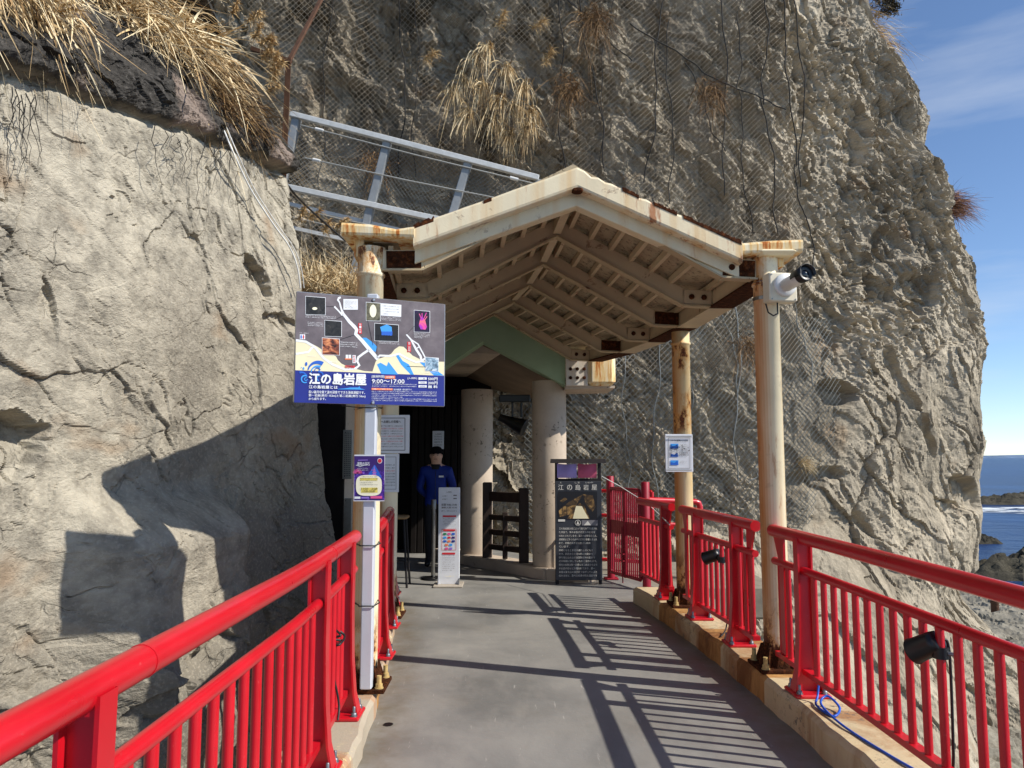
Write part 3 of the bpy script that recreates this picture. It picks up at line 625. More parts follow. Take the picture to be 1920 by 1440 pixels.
canopy = thing('canopy', 'rusty cream steel canopy with peaked roof on four round columns', 'canopy', (.35, 6.5, 0))
CR = .082
def column(key, top, kh):
    x, y = COLS[key]; z0 = kh
    mb = MB(); mb.lathe((x, y, 0), [(CR, z0 + .05), (CR, top - .19), (CR + .009, top - .185), (CR + .009, top - .17), (CR, top - .165), (CR, top)], 28)
    co = mb.build('column', M_COL2 if key == 'rb' else M_COL, canopy)
    MB().bbox((x, y, z0 + .012), (.30, .30, .024), .004).build('base_plate', M_RUST, co)
    # rusted-through foot: jagged collar and gusset fins
    mb = MB(); n = 26; vs = []; rng = random.Random(key)
    for k in range(n):
        a = 2 * math.pi * k / n; h = .06 + .10 * rng.random() ** 1.5; rr = CR + .012 + .012 * rng.random()
        vs += [(x + rr * 1.12 * math.cos(a), y + rr * 1.12 * math.sin(a), z0 + .024), (x + rr * math.cos(a), y + rr * math.sin(a), z0 + .03 + h)]
    mb.add(vs, [(2 * k, (2 * k + 2) % (2 * n), (2 * k + 3) % (2 * n), 2 * k + 1) for k in range(n)]); mb.build('rust_collar', M_RUST, co)
    for a in (45, 135, 225, 315):
        c_, s_ = math.cos(R(a)), math.sin(R(a)); q = Vector((-s_, c_, 0)) * .006
        MB().prism([Vector((x + c_ * CR, y + s_ * CR, z0 + .024)) - q, Vector((x + c_ * (CR + .075), y + s_ * (CR + .075), z0 + .024)) - q, Vector((x + c_ * (CR + .03), y + s_ * (CR + .03), z0 + .14)) - q, Vector((x + c_ * CR, y + s_ * CR, z0 + .15)) - q], q * 2).build('gusset', M_RUST, co)
    for dx in (-1, 1):
        for dy in (-1, 1): inst('anchor_bolt', ABOLT, co, (x + dx * .115, y + dy * .115, z0 + .024))
    return co
M_OCHRE = plain('ochre_bolt_paint', srgb(186, 160, 104), .7, 0, .3, .25, 30)
mb = MB(); mb.lathe((0, 0, 0), [(.026, 0), (.026, .006)], 12); mb.lathe((0, 0, .006), [(.021, 0), (.021, .022)], 6); mb.lathe((0, 0, .028), [(.014, 0), (.014, .045)], 10); ABOLT = mb.mesh('anchor_bolt', M_OCHRE)
M_EDGE = cream_paint('rust_edged_cream', srgb(186, 166, 130), .9, False, 1.0, (), .55)
ZE = 2.80       # level of the eave beams' top side where ribs meet
for k in ('lf', 'rf', 'lb', 'rb'): column(k, 2.83 if k[1] == 'f' else 2.74, KH_L if k[0] == 'l' else KH_R)
# plan curves of the two eave beams and of the ridge, by station
ST = [(-.885, 4.80, 1.70, 5.06), (-.96, 5.72, 1.655, 6.00), (-1.04, 6.55, 1.595, 6.92), (-1.14, 7.38, 1.48, 7.80), (-1.27, 8.2, 1.30, 8.62), (-1.45, 8.95, 1.02, 9.38)]
def ridge_pt(i, z):
    a, b, c, d = ST[i]; return Vector(((a + c) / 2 + .0, (b + d) / 2 + .02, z))
ZR = 3.23       # underside of the ribs at the ridge
# eave beams: box girders joining the columns
for (ix, iy, nm) in ((0, 1, 'l'), (2, 3, 'r')):
    for i in range(len(ST) - 1):
        p0, p1 = Vector((ST[i][ix], ST[i][iy], 2.765)), Vector((ST[i + 1][ix], ST[i + 1][iy], 2.765)); d = (p1 - p0).normalized()
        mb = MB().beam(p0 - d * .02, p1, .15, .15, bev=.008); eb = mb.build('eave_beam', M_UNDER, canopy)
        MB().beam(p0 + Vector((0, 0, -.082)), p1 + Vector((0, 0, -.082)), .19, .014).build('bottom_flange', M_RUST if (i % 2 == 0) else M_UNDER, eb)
        # upturned roof edge along the eave
        s_ = -1 if nm == 'l' else 1; o = Vector((s_ * .09, 0, .085))
        MB().beam(p0 + o - d * .02, p1 + o, .06, .16, bev=.004).build('eave_lip', M_LIP, canopy)
# ribs: bent beams from eave to ridge to eave, with stub ends and bolted plates
mbn = MB(); mbn.lathe((0, 0, 0), [(.022, 0), (.022, .012), (.014, .018)], 8, axis=(0, -1, 0)); RBOLT = mbn.mesh('rib_bolt', M_RUST)
def rib_pts(i, dz=0.0):
    a, b, c, d = ST[i]; L, Rr, P = Vector((a, b, ZE - .05 + dz)), Vector((c, d, ZE - .05 + dz)), ridge_pt(i, ZR + .06 + dz)
    kl = L.lerp(P, .24); kl.z = L.z + .01; kr = Rr.lerp(P, .24); kr.z = Rr.z + .01
    return L, kl, P, kr, Rr
for i in range(6):
    L, kl, P, kr, Rr = rib_pts(i); 
    mb = MB(); fl_ = MB()
    for q0, q1 in ((L, kl), (kl, P), (P, kr), (kr, Rr)):
        d = (q1 - q0).normalized(); mb.beam(q0 - d * .01, q1 + d * .01, .05, .125, bev=.004)
        fl_ = fl_.beam(q0 + Vector((0, 0, -.068)), q1 + Vector((0, 0, -.068)), .085, .012)
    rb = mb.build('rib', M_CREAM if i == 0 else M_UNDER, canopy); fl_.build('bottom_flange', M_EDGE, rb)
    for (e, k) in ((L, kl), (Rr, kr)):
        q = e.lerp(k, .62); d = (k - e).normalized()
        MB().beam(q - d * .11, q + d * .11, .066, .11).build('splice_plate', M_RUST if i % 2 == 0 else M_UNDER, rb)
        for j in (-.05, .05):
            inst('rib_bolt', RBOLT, rb, q + d * j + Vector((0, -.034, 0)))
# ridge beam and joists under the roof sheet
rp_ = [ridge_pt(i, ZR + .05) for i in range(6)]
mb = MB()
for i in range(5): mb.beam(rp_[i], rp_[i + 1], .06, .09)
mb.build('ridge_beam', M_UNDER, canopy)
joist_n = 6
for i in range(5):
    A_, B_ = rib_pts(i, .075), rib_pts(i + 1, .075)
    for (e, k, s_) in ((0, 1, 'l'), (4, 3, 'r')):
        for j in range(joist_n):
            f = (j + .6) / (joist_n + .3); a = A_[k].lerp(A_[2], f); b = B_[k].lerp(B_[2], f)
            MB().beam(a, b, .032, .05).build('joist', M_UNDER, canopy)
        for f in (.35,):
            a = A_[e].lerp(A_[k], f); b = B_[e].lerp(B_[k], f); MB().beam(a, b, .032, .045).build('joist', M_UNDER, canopy)
# roof sheets (one each side per bay), with thickness
for i in range(5):
    A_ = [p.copy() for p in rib_pts(i, .115)]
    B_ = rib_pts(i + 1, .115)
    for (e, k) in ((0, 1), (4, 3)):
        mb = MB(); o = Vector((0, 0, .04)); mb.cur = 0
        for u, v in ((e, k), (k, 2)):
            q = [A_[u], A_[v], B_[v], B_[u]]
            if e == 4: q = q[::-1]
            mb.prism(q, o)
        mb.build('roof_sheet', M_SOFFIT, canopy)
A_ = rib_pts(5, .115); dd_ = (rib_pts(5)[2] - rib_pts(4)[2]).normalized() * .42
for (e, k) in ((0, 1), (4, 3)):
    mb = MB()
    for u, v in ((e, k), (k, 2)):
        q = [A_[u], A_[v], A_[v] + dd_, A_[u] + dd_]
        mb.prism(q[::-1] if e == 4 else q, Vector((0, 0, .04)))
    mb.build('roof_sheet', M_SOFFIT, canopy)
# front fascia: thick rounded cream band along the gable, proud of the first rib
L, kl, P, kr, Rr = rib_pts(0)
def fas(points, name, mat, y_front, y_back, zlo, zhi, r=.02):
    """vertical band following points in x/z with a rounded lower and upper front edge"""
    mb = MB(); n = len(points); prof = [(y_back, zlo), (y_front + r, zlo), (y_front + r * .3, zlo + r * .3), (y_front, zlo + r), (y_front, zhi - r), (y_front + r * .3, zhi - r * .3), (y_front + r, zhi), (y_back, zhi)]
    vs = []; k = len(prof)
    for (p, jag) in points:
        vs += [(p.x, p.y + a, p.z + b + (jag if b > (zlo + zhi) / 2 else 0)) for a, b in prof]
    fs = [(i * k + j, i * k + (j + 1) % k, (i + 1) * k + (j + 1) % k, (i + 1) * k + j) for i in range(n - 1) for j in range(k)]
    mb.add(vs, fs, False); mb.add(vs[:k], [tuple(range(k))]); mb.add(vs[-k:], [tuple(range(k - 1, -1, -1))])
    return mb.build(name, mat, canopy)
def seq(a, b, n, jag0=0, rng=random.Random(3)):
    return [(a.lerp(b, i / n), (-jag0 * rng.random() ** 2 if 0 < i < n else 0)) for i in range(n + 1)]
fy = -.10
FL0 = at_y(776, 440, 4.72); FP = at_y(1082, 331, 4.83); FR0 = at_y(1390, 470, 4.94)
for v in (FL0, FP, FR0): v.z -= .02
fas(seq(FL0, FP, 10, .006), 'fascia', M_FASCIA, -.03, .22, -.065, .078)
fas(seq(FP, FR0, 24, .022), 'fascia', M_FASCIA_R, -.028, .222, -.065, .078)
lo0, loP, lo1 = FL0 + Vector((.0, .06, -.10)), FP + Vector((0, .06, -.105)), FR0 + Vector((0, .06, -.10))
fas(seq(lo0, loP, 6), 'under_fascia', M_CREAM, .0, .10, -.05, .048, .008); fas(seq(loP, lo1, 6), 'under_fascia', M_CREAM, .002, .102, -.05, .048, .008)
# ridge notch of rust where the two bands meet
MB().bbox(FP + Vector((0, .0, -.075)), (.07, .06, .035), .01).build('rust_patch', M_RUST, canopy)
# flat end wings over the front columns
a, b = at_y(641, 432, 4.70), at_y(777, 437, 4.70); fas([(a, 0), (a.lerp(b, .4), -.006), (a.lerp(b, .75), -.03), (b, -.008)], 'end_wing', M_LIP, -.02, .42, -.035, .05)
a, b = at_y(1391, 466, 4.96), at_y(1504, 462, 4.96); fas([(a, -.01), (a.lerp(b, .5), 0), (b, 0)], 'end_wing', M_LIP, -.02, .40, -.04, .045)
for (a, b) in ((at_y(690, 441, 4.83), .22), (at_y(1447, 478, 5.06), .2)):
    MB().bbox(a + Vector((0, 0, -.005)), (.26, .26, .05), .03).build('column_cap', M_CREAM, canopy)
# rust line along the upper edge of the fascia
rg = random.Random(5)
def rust_edge(f0, f1, A0, B0, n, hmax):
    pts = []
    for i in range(n + 1):
        q = A0.lerp(B0, f0 + (f1 - f0) * i / n) + Vector((0, -.001, .062)); pts.append((q, .004 + hmax * rg.random() ** 1.6))
    fas(pts, 'rust_edge', M_RUST, -.031, .2, -.014 , .004, .003)
rust_edge(.27, .37, FP, FR0, 14, .010); rust_edge(.46, .60, FP, FR0, 18, .010); rust_edge(.64, .995, FP, FR0, 40, .014); rust_edge(.0, .12, FL0, FP, 8, .02); rust_edge(.42, .47, FL0, FP, 4, .006)
# ================================================================== cave entrance: concrete portal and ticket hall
m = Mat('pale_green_paint', .6, 0, .3); m.color(m.ramp(m.noise(2.5, 5, .6), [(.3, srgb(146, 172, 138)), (.7, srgb(164, 188, 154))])); m.bump(m.noise(40, 4, .6), .15, .004); M_GREEN = m.m
m = Mat('beige_concrete_paint', .75, 0, .3); p = m.pos(); c = m.ramp(m.noise(1.6, 6, .65), [(.3, srgb(176, 160, 142)), (.7, srgb(204, 188, 168))])
c = m.mix(m.math('MULTIPLY', m.ramp(m.noise(18, 5, .7), [(.58, 0.0), (.62, 1.0)]), m.ramp(m.noise(2, 3, .5, m.mapping(p, loc=(3, 3, 3))), [(.5, 0.0), (.62, .8)])), c, srgb(96, 84, 72)); m.color(c); m.bump(m.noise(25, 5, .6), .2, .006); M_BEIGE = m.m
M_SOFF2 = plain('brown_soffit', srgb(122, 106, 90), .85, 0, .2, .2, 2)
M_DARKWOOD = plain('dark_brown_wood', srgb(52, 40, 34), .6, 0, .3, .25, 9, .2)
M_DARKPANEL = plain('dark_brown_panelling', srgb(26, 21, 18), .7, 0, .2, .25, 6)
hall = thing('entrance_hall', 'cave entrance hall with pale green gable beam and beige round columns', 'building', (-.6, 11, 0))
YG = 9.55
g = lambda px, py: at_y(px, py, YG)
gl = -1.52
top = [g(1060, 671), g(922, 590)]; bot = [g(1060, 723), g(905, 640)]
pkx = top[1].x; lt = Vector((2 * pkx - top[0].x, YG, top[0].z)); lb = Vector((2 * pkx - top[0].x, YG, bot[0].z))
MB().prism([bot[0], top[0], top[1], lt, lb, Vector((bot[1].x, YG, bot[1].z))], (0, .30, 0)).build('gable_beam', M_GREEN, hall)
# thin steel frame and broken soffit battens between gable and canopy
for (q0, q1) in ((top[0], top[1]), (top[1], lt)):
    d = (q1 - q0); MB().beam(q0 + Vector((0, -.05, .03)), q1 + Vector((0, -.05, .03)), .05, .04).build('trim', M_UNDER, hall)
# soffit slab behind
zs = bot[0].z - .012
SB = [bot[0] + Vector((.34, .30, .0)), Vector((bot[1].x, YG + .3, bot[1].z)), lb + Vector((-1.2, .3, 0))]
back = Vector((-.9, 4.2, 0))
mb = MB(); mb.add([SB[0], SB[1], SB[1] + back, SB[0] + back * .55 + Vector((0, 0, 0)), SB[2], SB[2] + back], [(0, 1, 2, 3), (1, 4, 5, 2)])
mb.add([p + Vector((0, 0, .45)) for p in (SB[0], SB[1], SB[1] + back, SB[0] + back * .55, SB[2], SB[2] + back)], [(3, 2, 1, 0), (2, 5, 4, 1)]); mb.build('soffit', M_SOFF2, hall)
MB().box(((SB[2].x + SB[0].x) / 2 - .2, YG + 2.4, zs + .62), (3.8, 4.0, .3)).build('roof_slab', M_BEIGE, hall)
# slab edge in front of the columns and ring beam under the yellow connector
MB().prism([bot[0] + Vector((0, .01, -.04)), bot[0] + Vector((.62, .01, -.03)), bot[0] + Vector((.62, .01, 0)), bot[0] + Vector((0, .01, 0))], (0, .8, 0)).build('slab_edge', M_BEIGE, hall)
# bolted steel connector at the right end of the gable
M_WHITEST = cream_paint('white_steel_paint', srgb(226, 220, 208), .4)
a0, a1 = g(1060, 667), g(1101, 724)
MB().bbox(((a0.x + a1.x) / 2 + .003, YG - .02, (a0.z + a1.z) / 2), (a1.x - a0.x, .05, a0.z - a1.z), .006).build('connector_plate', M_WHITEST, hall)
b0, b1 = g(1101, 666), g(1153, 724)
MB().bbox(((b0.x + b1.x) / 2 + .004, YG + .05, (b0.z + b1.z) / 2), (b1.x - b0.x, .26, b0.z - b1.z), .05).build('connector_block', M_LIP, hall)
for i in range(3):
    for j in range(2): inst('rib_bolt', RBOLT, hall, (a0.x + .06 + .085 * i, YG - .045, a1.z + .1 + .11 * j))
# columns
def hall_column(px, pyb, d, r, top_z, z0=.0):
    x = at_y(px, 860, d).x; mb = MB(); mb.lathe((x, d, 0), [(r, z0), (r, top_z)], 36); mb.build('column', M_BEIGE, hall); return x
c1 = hall_column(1030, 1060, 9.95, .22, zs + .1); c2 = hall_column(894, 1040, 11.2, .23, zs + .1); c3 = hall_column(634, 1040, 9.4, .20, zs + .1)
# low plinth kerb between the columns, curving round to the left
mb = MB(); pl = [(1.0, 9.55), (c1 + .05, 9.72), (.05, 10.35), (c2 + .1, 10.92), (-1.0, 11.75)]
for i in range(len(pl) - 1): mb.beam((pl[i][0], pl[i][1], .06), (pl[i + 1][0] - .05, pl[i + 1][1] + .05, .06), .34, .15 + .004 * i, bev=.015)
mb.build('plinth', M_BEIGE, hall)
# dark hall: walls, door leaves with vertical boards
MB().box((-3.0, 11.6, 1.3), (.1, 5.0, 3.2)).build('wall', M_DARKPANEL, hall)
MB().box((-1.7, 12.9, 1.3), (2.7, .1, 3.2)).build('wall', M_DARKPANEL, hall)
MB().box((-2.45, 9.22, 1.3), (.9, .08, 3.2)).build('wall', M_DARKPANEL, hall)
xw = at_y(745, 860, 10.6).x
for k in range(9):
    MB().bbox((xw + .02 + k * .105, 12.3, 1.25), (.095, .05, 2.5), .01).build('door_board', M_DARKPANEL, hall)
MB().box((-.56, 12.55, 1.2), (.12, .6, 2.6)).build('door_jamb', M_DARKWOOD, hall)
# ================================================================== signs and boards
_font_obj = None
def text_polys(body, bold=0.0, spacing=1.0):
    global _font_obj
    cu = bpy.data.curves.new('lettering', 'FONT'); cu.body = body; cu.resolution_u = 2; cu.space_character = spacing
    o = bpy.data.objects.new('lettering', cu); C.objects.link(o)
    dg = bpy.context.evaluated_depsgraph_get(); me = bpy.data.meshes.new_from_object(o.evaluated_get(dg))
    co = np.array([v.co[:2] for v in me.vertices]) if len(me.vertices) else np.zeros((1, 2)); fs = [tuple(p.vertices) for p in me.polygons]
    bpy.data.objects.remove(o); bpy.data.curves.remove(cu); bpy.data.meshes.remove(me)
    return co, fs
class Sheet:
    """flat print on a panel: points are photo pixels carried onto the panel's plane"""
    def __init__(s, o, ux, uz):
        s.o, s.ux, s.uz = Vector(o), Vector(ux).normalized(), Vector(uz).normalized(); s.n = s.ux.cross(s.uz).normalized()
        if s.n.y > 0: s.n = -s.n
        s.parts = {}; s.mats = []; s.k = 0; s.map = lambda a, b: (a, b); s.origin = Vector((0, 0, EYE))
    def hit(s, px, py):
        d = ray(px, py); t = (s.o - s.origin).dot(s.n) / d.dot(s.n); return s.origin + d * t
    def pt(s, a, b, lift): return s.hit(*s.map(a, b)) + s.n * (.0012 * lift)
    def _mb(s, name):
        if name not in s.parts: s.parts[name] = MB()
        return s.parts[name]
    def _m(s, mat):
        if mat not in s.mats: s.mats.append(mat)
        return s.mats.index(mat)
    def poly(s, pts, mat, lift=1, part='print'):
        mb = s._mb(part); mb.cur = s._m(mat); P = [s.pt(a, b, lift) for a, b in pts]
        nrm = Vector((0, 0, 0))
        for i in range(len(P)): nrm += P[i].cross(P[(i + 1) % len(P)])
        if nrm.dot(s.n) < 0: P = P[::-1]
        mb.add(P, [tuple(range(len(P)))])
    def rect(s, x0, y0, x1, y1, mat, lift=1, part='print'): s.poly([(x0, y0), (x1, y0), (x1, y1), (x0, y1)], mat, lift, part)
    def ring(s, cx, cy, rx, ry, mat, lift=1, a0=0, a1=360, n=28, part='print'):
        s.poly([(cx + rx * math.cos(R(a0 + (a1 - a0) * k / n)), cy + ry * math.sin(R(a0 + (a1 - a0) * k / n))) for k in range(n)], mat, lift, part)
    def line(s, pts, wd, mat, lift=2, part='print'):     # stroke of even or given width
        P = [Vector((a, b)) for a, b in pts]; n = len(P); L, Rr = [], []
        w_ = wd if isinstance(wd, (list, tuple)) else [wd] * n
        for i in range(n):
            t = (P[min(i + 1, n - 1)] - P[max(i - 1, 0)]); t = t.normalized() if t.length else Vector((1, 0)); q = Vector((-t.y, t.x)) * w_[i] / 2
            L.append(P[i] + q); Rr.append(P[i] - q)
        for i in range(n - 1): s.poly([tuple(L[i]), tuple(L[i + 1]), tuple(Rr[i + 1]), tuple(Rr[i])], mat, lift + .02 * (i % 2), part)
    def text(s, body, x0, y0, x1, y1, mat, bold=0.0, lift=4, spacing=1.0, part='lettering', slope=0.0):   # fits the box; slope: dy per dx of the line
        co, fs = text_polys(body, bold, spacing); mb = s._mb(part); mb.cur = s._m(mat); lo, hi = co.min(0), co.max(0); q = np.maximum(hi - lo, 1e-6)
        e = bold * (y1 - y0) * .9
        for k, (ox, oy) in enumerate(((0, 0),) if bold < .015 else ((-e, 0), (e, 0), (0, e), (0, -e)) if bold > .028 else ((-e, 0), (e, 0))):
            P = [s.pt(x0 + ox + (x1 - x0) * u, y1 + oy - (y1 - y0) * v + slope * (x1 - x0) * u, lift + .2 * k) for u, v in (co - lo) / q]
            mb.add(P, fs)
    def build(s, parent):
        for name, mb in s.parts.items():
            me = mb.mesh(name, None, root_loc(parent)); 
            for m_ in s.mats: me.materials.append(m_)
            me.polygons.foreach_set('material_index', mb.mi); o = link_mesh(name, me, parent); o['kind'] = 'stuff'
def ink(name, r, g, b, rough=.45): return plain('print_' + name, srgb(r, g, b), rough, 0, .4, .04, 8)
I_WHITE, I_NAVY, I_BLUE, I_SKY, I_SAND = ink('white', 236, 238, 240), ink('navy', 34, 46, 132), ink('blue', 40, 100, 200), ink('light_blue', 66, 158, 236), ink('sand', 238, 228, 190)
I_RED, I_ORANGE, I_BLACK, I_GREY, I_PURPLE = ink('red', 214, 50, 58), ink('orange', 240, 132, 84), ink('black', 26, 26, 30), ink('grey', 120, 118, 122), ink('purple', 62, 34, 110)
I_PINK, I_YELLOW, I_CREAM, I_LILAC, I_GREEN2 = ink('pink', 224, 92, 150), ink('yellow', 240, 222, 110), ink('cream', 252, 246, 214), ink('lilac', 150, 120, 210), ink('green', 40, 130, 80)
def photo_mat(name, stops, scale, stretch=(1, 1, 1), seed=0):
    m = Mat('printed_photo_' + name, .4, 0, .4); m.color(m.ramp(m.noise(scale, 5, .6, m.mapping(m.pos(), stretch, loc=(seed, seed * .7, seed * 1.3)), .8), stops)); return m.m
m = Mat('print_rock_grey', .45, 0, .4); m.color(m.ramp(m.noise(9, 6, .65), [(.3, srgb(92, 84, 88)), (.55, srgb(112, 103, 107)), (.75, srgb(130, 122, 124))])); I_ROCK = m.m
PH_CAVE = photo_mat('cave', [(.35, srgb(22, 22, 24)), (.6, srgb(52, 50, 48)), (.75, srgb(98, 92, 84))], 26)
PH_FLAME = photo_mat('lit_cave', [(.4, srgb(30, 24, 26)), (.5, srgb(150, 80, 56)), (.6, srgb(226, 150, 100)), (.75, srgb(60, 40, 40))], 14, (1, 1, 2), 3)
PH_STONE = photo_mat('stone', [(.35, srgb(60, 58, 44)), (.6, srgb(120, 116, 92))], 30)
PH_NIGHT = photo_mat('night', [(.35, srgb(22, 12, 34)), (.6, srgb(38, 22, 62)), (.75, srgb(60, 40, 110))], 22)
PH_SURF = photo_mat('surf', [(.35, srgb(70, 90, 110)), (.55, srgb(150, 180, 200)), (.7, srgb(240, 244, 248))], 40)
PH_TREE = photo_mat('glow', [(.3, srgb(90, 60, 200)), (.5, srgb(220, 60, 170)), (.7, srgb(250, 140, 90))], 16)
PH_GLITTER = photo_mat('glitter', [(.45, srgb(58, 26, 110)), (.6, srgb(96, 50, 170)), (.7, srgb(180, 140, 240))], 60)
PH_GOLD = photo_mat('gold_cave', [(.3, srgb(24, 20, 18)), (.5, srgb(94, 72, 44)), (.68, srgb(184, 146, 88))], 15, (1, 1, 1), 5)
M_WHITEPANEL = plain('white_sign_panel', srgb(222, 224, 228), .4, 0, .5, .05, 6); M_WHITEPOST = plain('white_square_post', srgb(196, 200, 208), .45, 0, .5, .05, 5)
M_ALU = plain('aluminium_edge', srgb(176, 178, 182), .35, .8, .5, .1, 20)

def fake_lines(sh, x0, y0, x1, y1, n, mat, h=.55, part='lettering', slope=0.0, bold=.01, seed=1, chars=26):   # rows of small Japanese print
    pool = '江の島岩屋は波の浸食でできた洞窟です。入洞料は大人小人お一人様になります館内の写真撮影お足元にご注意くださいご案内営業時間'
    rng = random.Random(seed); rowh = (y1 - y0) / n
    for i in range(n):
        k = chars if i % 4 != 3 else int(chars * (.35 + .5 * rng.random())); st = rng.randrange(0, 20); body = (pool * 3)[st:st + k]
        sh.text(body, x0, y0 + rowh * i, x0 + (x1 - x0) * k / chars, y0 + rowh * (i + h), mat, bold, 4, 1.0, part, slope)

# ---- the large map board on the left column
bl, br = at_y(550, 755, 4.42), at_y(834, 762, 4.80); ZB0, ZB1 = 1.817, 2.470
bl.z = br.z = ZB0; ux = (br - bl).normalized(); nb = Vector((ux.y, -ux.x, 0))
pst = Vector((-.856, 4.665, 0))
mapb = thing('map_board', 'cave map board with blue lower band on a white square post', 'signboard', (pst.x, pst.y, KH_L))
mb = MB(); c = (bl + br) / 2; c.z = (ZB0 + ZB1) / 2; Mx = Matrix((ux, -nb, Vector((0, 0, 1)))).transposed()
W_ = (br - bl).length
mb.bbox(c - nb * .012, (W_, .022, ZB1 - ZB0), .004, Mx); mb.build('panel', M_ALU, mapb)
MB().bbox((pst.x, pst.y, (KH_L + .03 + 2.5) / 2), (.068, .068, 2.5 - KH_L - .03), .006).build('post', M_WHITEPOST, mapb)
for z in (1.97, 2.32): MB().beam(Vector((pst.x, pst.y - .0, z)) + nb * .02 - ux * .2, Vector((pst.x, pst.y, z)) + nb * .02 + ux * .2, .03, .05).build('bracket', M_ALU, mapb)
sh = Sheet(bl, ux, (0, 0, 1)); sh.map = lambda a, b: (540 + a / 6, 530 + b / 6)
E = [(100, 104), (1762, 246), (1756, 1388), (68, 1348)]
sh.poly(E, I_ROCK, .4, 'printed_map')
sh.poly([(88, 640), (150, 645), (250, 680), (330, 720), (400, 765), (480, 800), (540, 830), (560, 870), (600, 910), (680, 950), (780, 975), (860, 995), (840, 1012), (82, 985)], I_SAND, .8, 'printed_map')
sh.poly([(840, 1012), (860, 995), (950, 1000), (985, 890), (1010, 860), (1100, 830), (1160, 800), (1200, 750), (1250, 716), (1300, 722), (1340, 760), (1400, 820), (1500, 870), (1560, 888), (1758, 890), (1756, 1048)], I_SAND, .8, 'printed_map')
for P in ([(835, 620), (880, 620), (950, 670), (1000, 720), (985, 780), (910, 740)], [(1000, 920), (1040, 900), (1110, 940), (1130, 890), (1240, 1034), (1050, 1027)], [(1215, 825), (1240, 810), (1290, 880), (1360, 920), (1415, 1034), (1380, 1034), (1270, 920)], [(1480, 895), (1540, 900), (1754, 1045), (1640, 1043)]): sh.poly(P, I_SKY, 1.2, 'printed_map')
for P, wd in (([(592, 165), (570, 175), (560, 195), (580, 225), (600, 300), (620, 350), (690, 440), (750, 500), (772, 530), (760, 580)], [22, 24, 22, 16, 20, 30, 36, 40, 40, 34]), ([(752, 570), (830, 650), (910, 745), (1012, 862)], [34, 40, 44, 42]), ([(520, 268), (570, 320), (615, 368)], [20, 16, 24]),
    ([(912, 755), (850, 795), (790, 840), (778, 885), (802, 930), (764, 962), (640, 978), (500, 920), (400, 850), (310, 735), (280, 712), (200, 664), (88, 648)], 26), ([(280, 720), (230, 780), (88, 802)], 22), ([(1005, 850), (1030, 820), (1160, 825), (1250, 800), (1340, 852), (1440, 895), (1500, 885), (1550, 845)], 22),
    ([(1330, 582), (1382, 640), (1440, 750), (1490, 825), (1502, 880)], [16, 18, 26, 26, 26]), ([(1382, 640), (1462, 692), (1540, 838)], [14, 16, 16]), ([(1440, 745), (1475, 720)], 12)): sh.line(P, wd, I_WHITE, 1.6, 'printed_map')
for P in ([(430, 266), (520, 268)], [(530, 415), (615, 375)], [(580, 642), (745, 588)], [(897, 425), (955, 705)], [(1000, 655), (1000, 845)], [(1420, 490), (1330, 582)], [(1335, 940), (1548, 948)]): sh.line(P, 4, I_BLACK, 2.2, 'printed_map')
for (x0, y0, x1, y1, mt) in ((200, 155, 418, 355, PH_CAVE), (415, 424, 600, 600, PH_CAVE), (386, 622, 576, 808, PH_FLAME), (880, 222, 1036, 425, PH_STONE), (976, 458, 1240, 652, I_BLACK), (1420, 312, 1592, 552, PH_NIGHT), (1546, 840, 1690, 990, PH_SURF)):
    k = .08 * (x1 - x0); sh.poly([(x0 - 5, y0 - 5), (x1 + 5, y0 + k - 5), (x1 + 5, y1 + k * .4 + 5), (x0 - 5, y1 + 5)], I_WHITE, 2.0, 'printed_map'); sh.poly([(x0, y0), (x1, y0 + k), (x1, y1 + k * .4), (x0, y1)], mt, 2.5, 'printed_map')
sh.ring(300, 292, 28, 16, I_CREAM, 3, part='printed_map'); sh.ring(955, 320, 38, 72, I_CREAM, 3, part='printed_map'); sh.poly([(1035, 500), (1110, 470), (1165, 500), (1170, 600), (1060, 596)], I_SKY, 3, 'printed_map'); sh.rect(1050, 550, 1172, 600, I_BLUE, 3.2, 'printed_map')
for x in range(990, 1230, 30): sh.line([(x, 590), (x, 650)], 6, I_BLACK, 3.6, 'printed_map')
sh.line([(980, 590), (1236, 606)], 8, I_BLACK, 3.8, 'printed_map')
sh.poly([(1480, 430), (1500, 380), (1540, 420), (1560, 500), (1545, 530), (1490, 525), (1470, 480)], PH_TREE, 3, 'printed_map')
for P in ([(1505, 430), (1475, 350)], [(1510, 420), (1505, 345)], [(1520, 420), (1555, 340)], [(1530, 430), (1562, 380)]): sh.line(P, 9, PH_TREE, 3.2, 'printed_map')
sh.rect(622, 185, 785, 305, I_WHITE, 2, 'printed_map'); sh.poly([(1044, 232), (1274, 250), (1272, 386), (1044, 370)], I_WHITE, 2, 'printed_map')
fake_lines(sh, 636, 200, 772, 292, 6, I_GREY, .5, 'lettering', .06, 0, 2, 12); fake_lines(sh, 1062, 255, 1250, 372, 4, I_GREY, .4, 'lettering', .07, 0, 3, 14)
for (x0, y0, x1, y1, n, ch) in ((195, 362, 540, 398, 2, 34), (218, 440, 392, 492, 3, 18), (585, 662, 778, 730, 3, 20), (1042, 380, 1270, 428, 3, 22), (1020, 662, 1250, 690, 2, 22), (1414, 566, 1590, 628, 4, 18), (1490, 998, 1684, 1022, 1, 14), (222, 818, 310, 834, 1, 6), (472, 882, 550, 904, 1, 3), (130, 560, 230, 578, 1, 8)): fake_lines(sh, x0, y0, x1, y1, n, I_WHITE, .6, 'lettering', .06, .012, x0, ch)
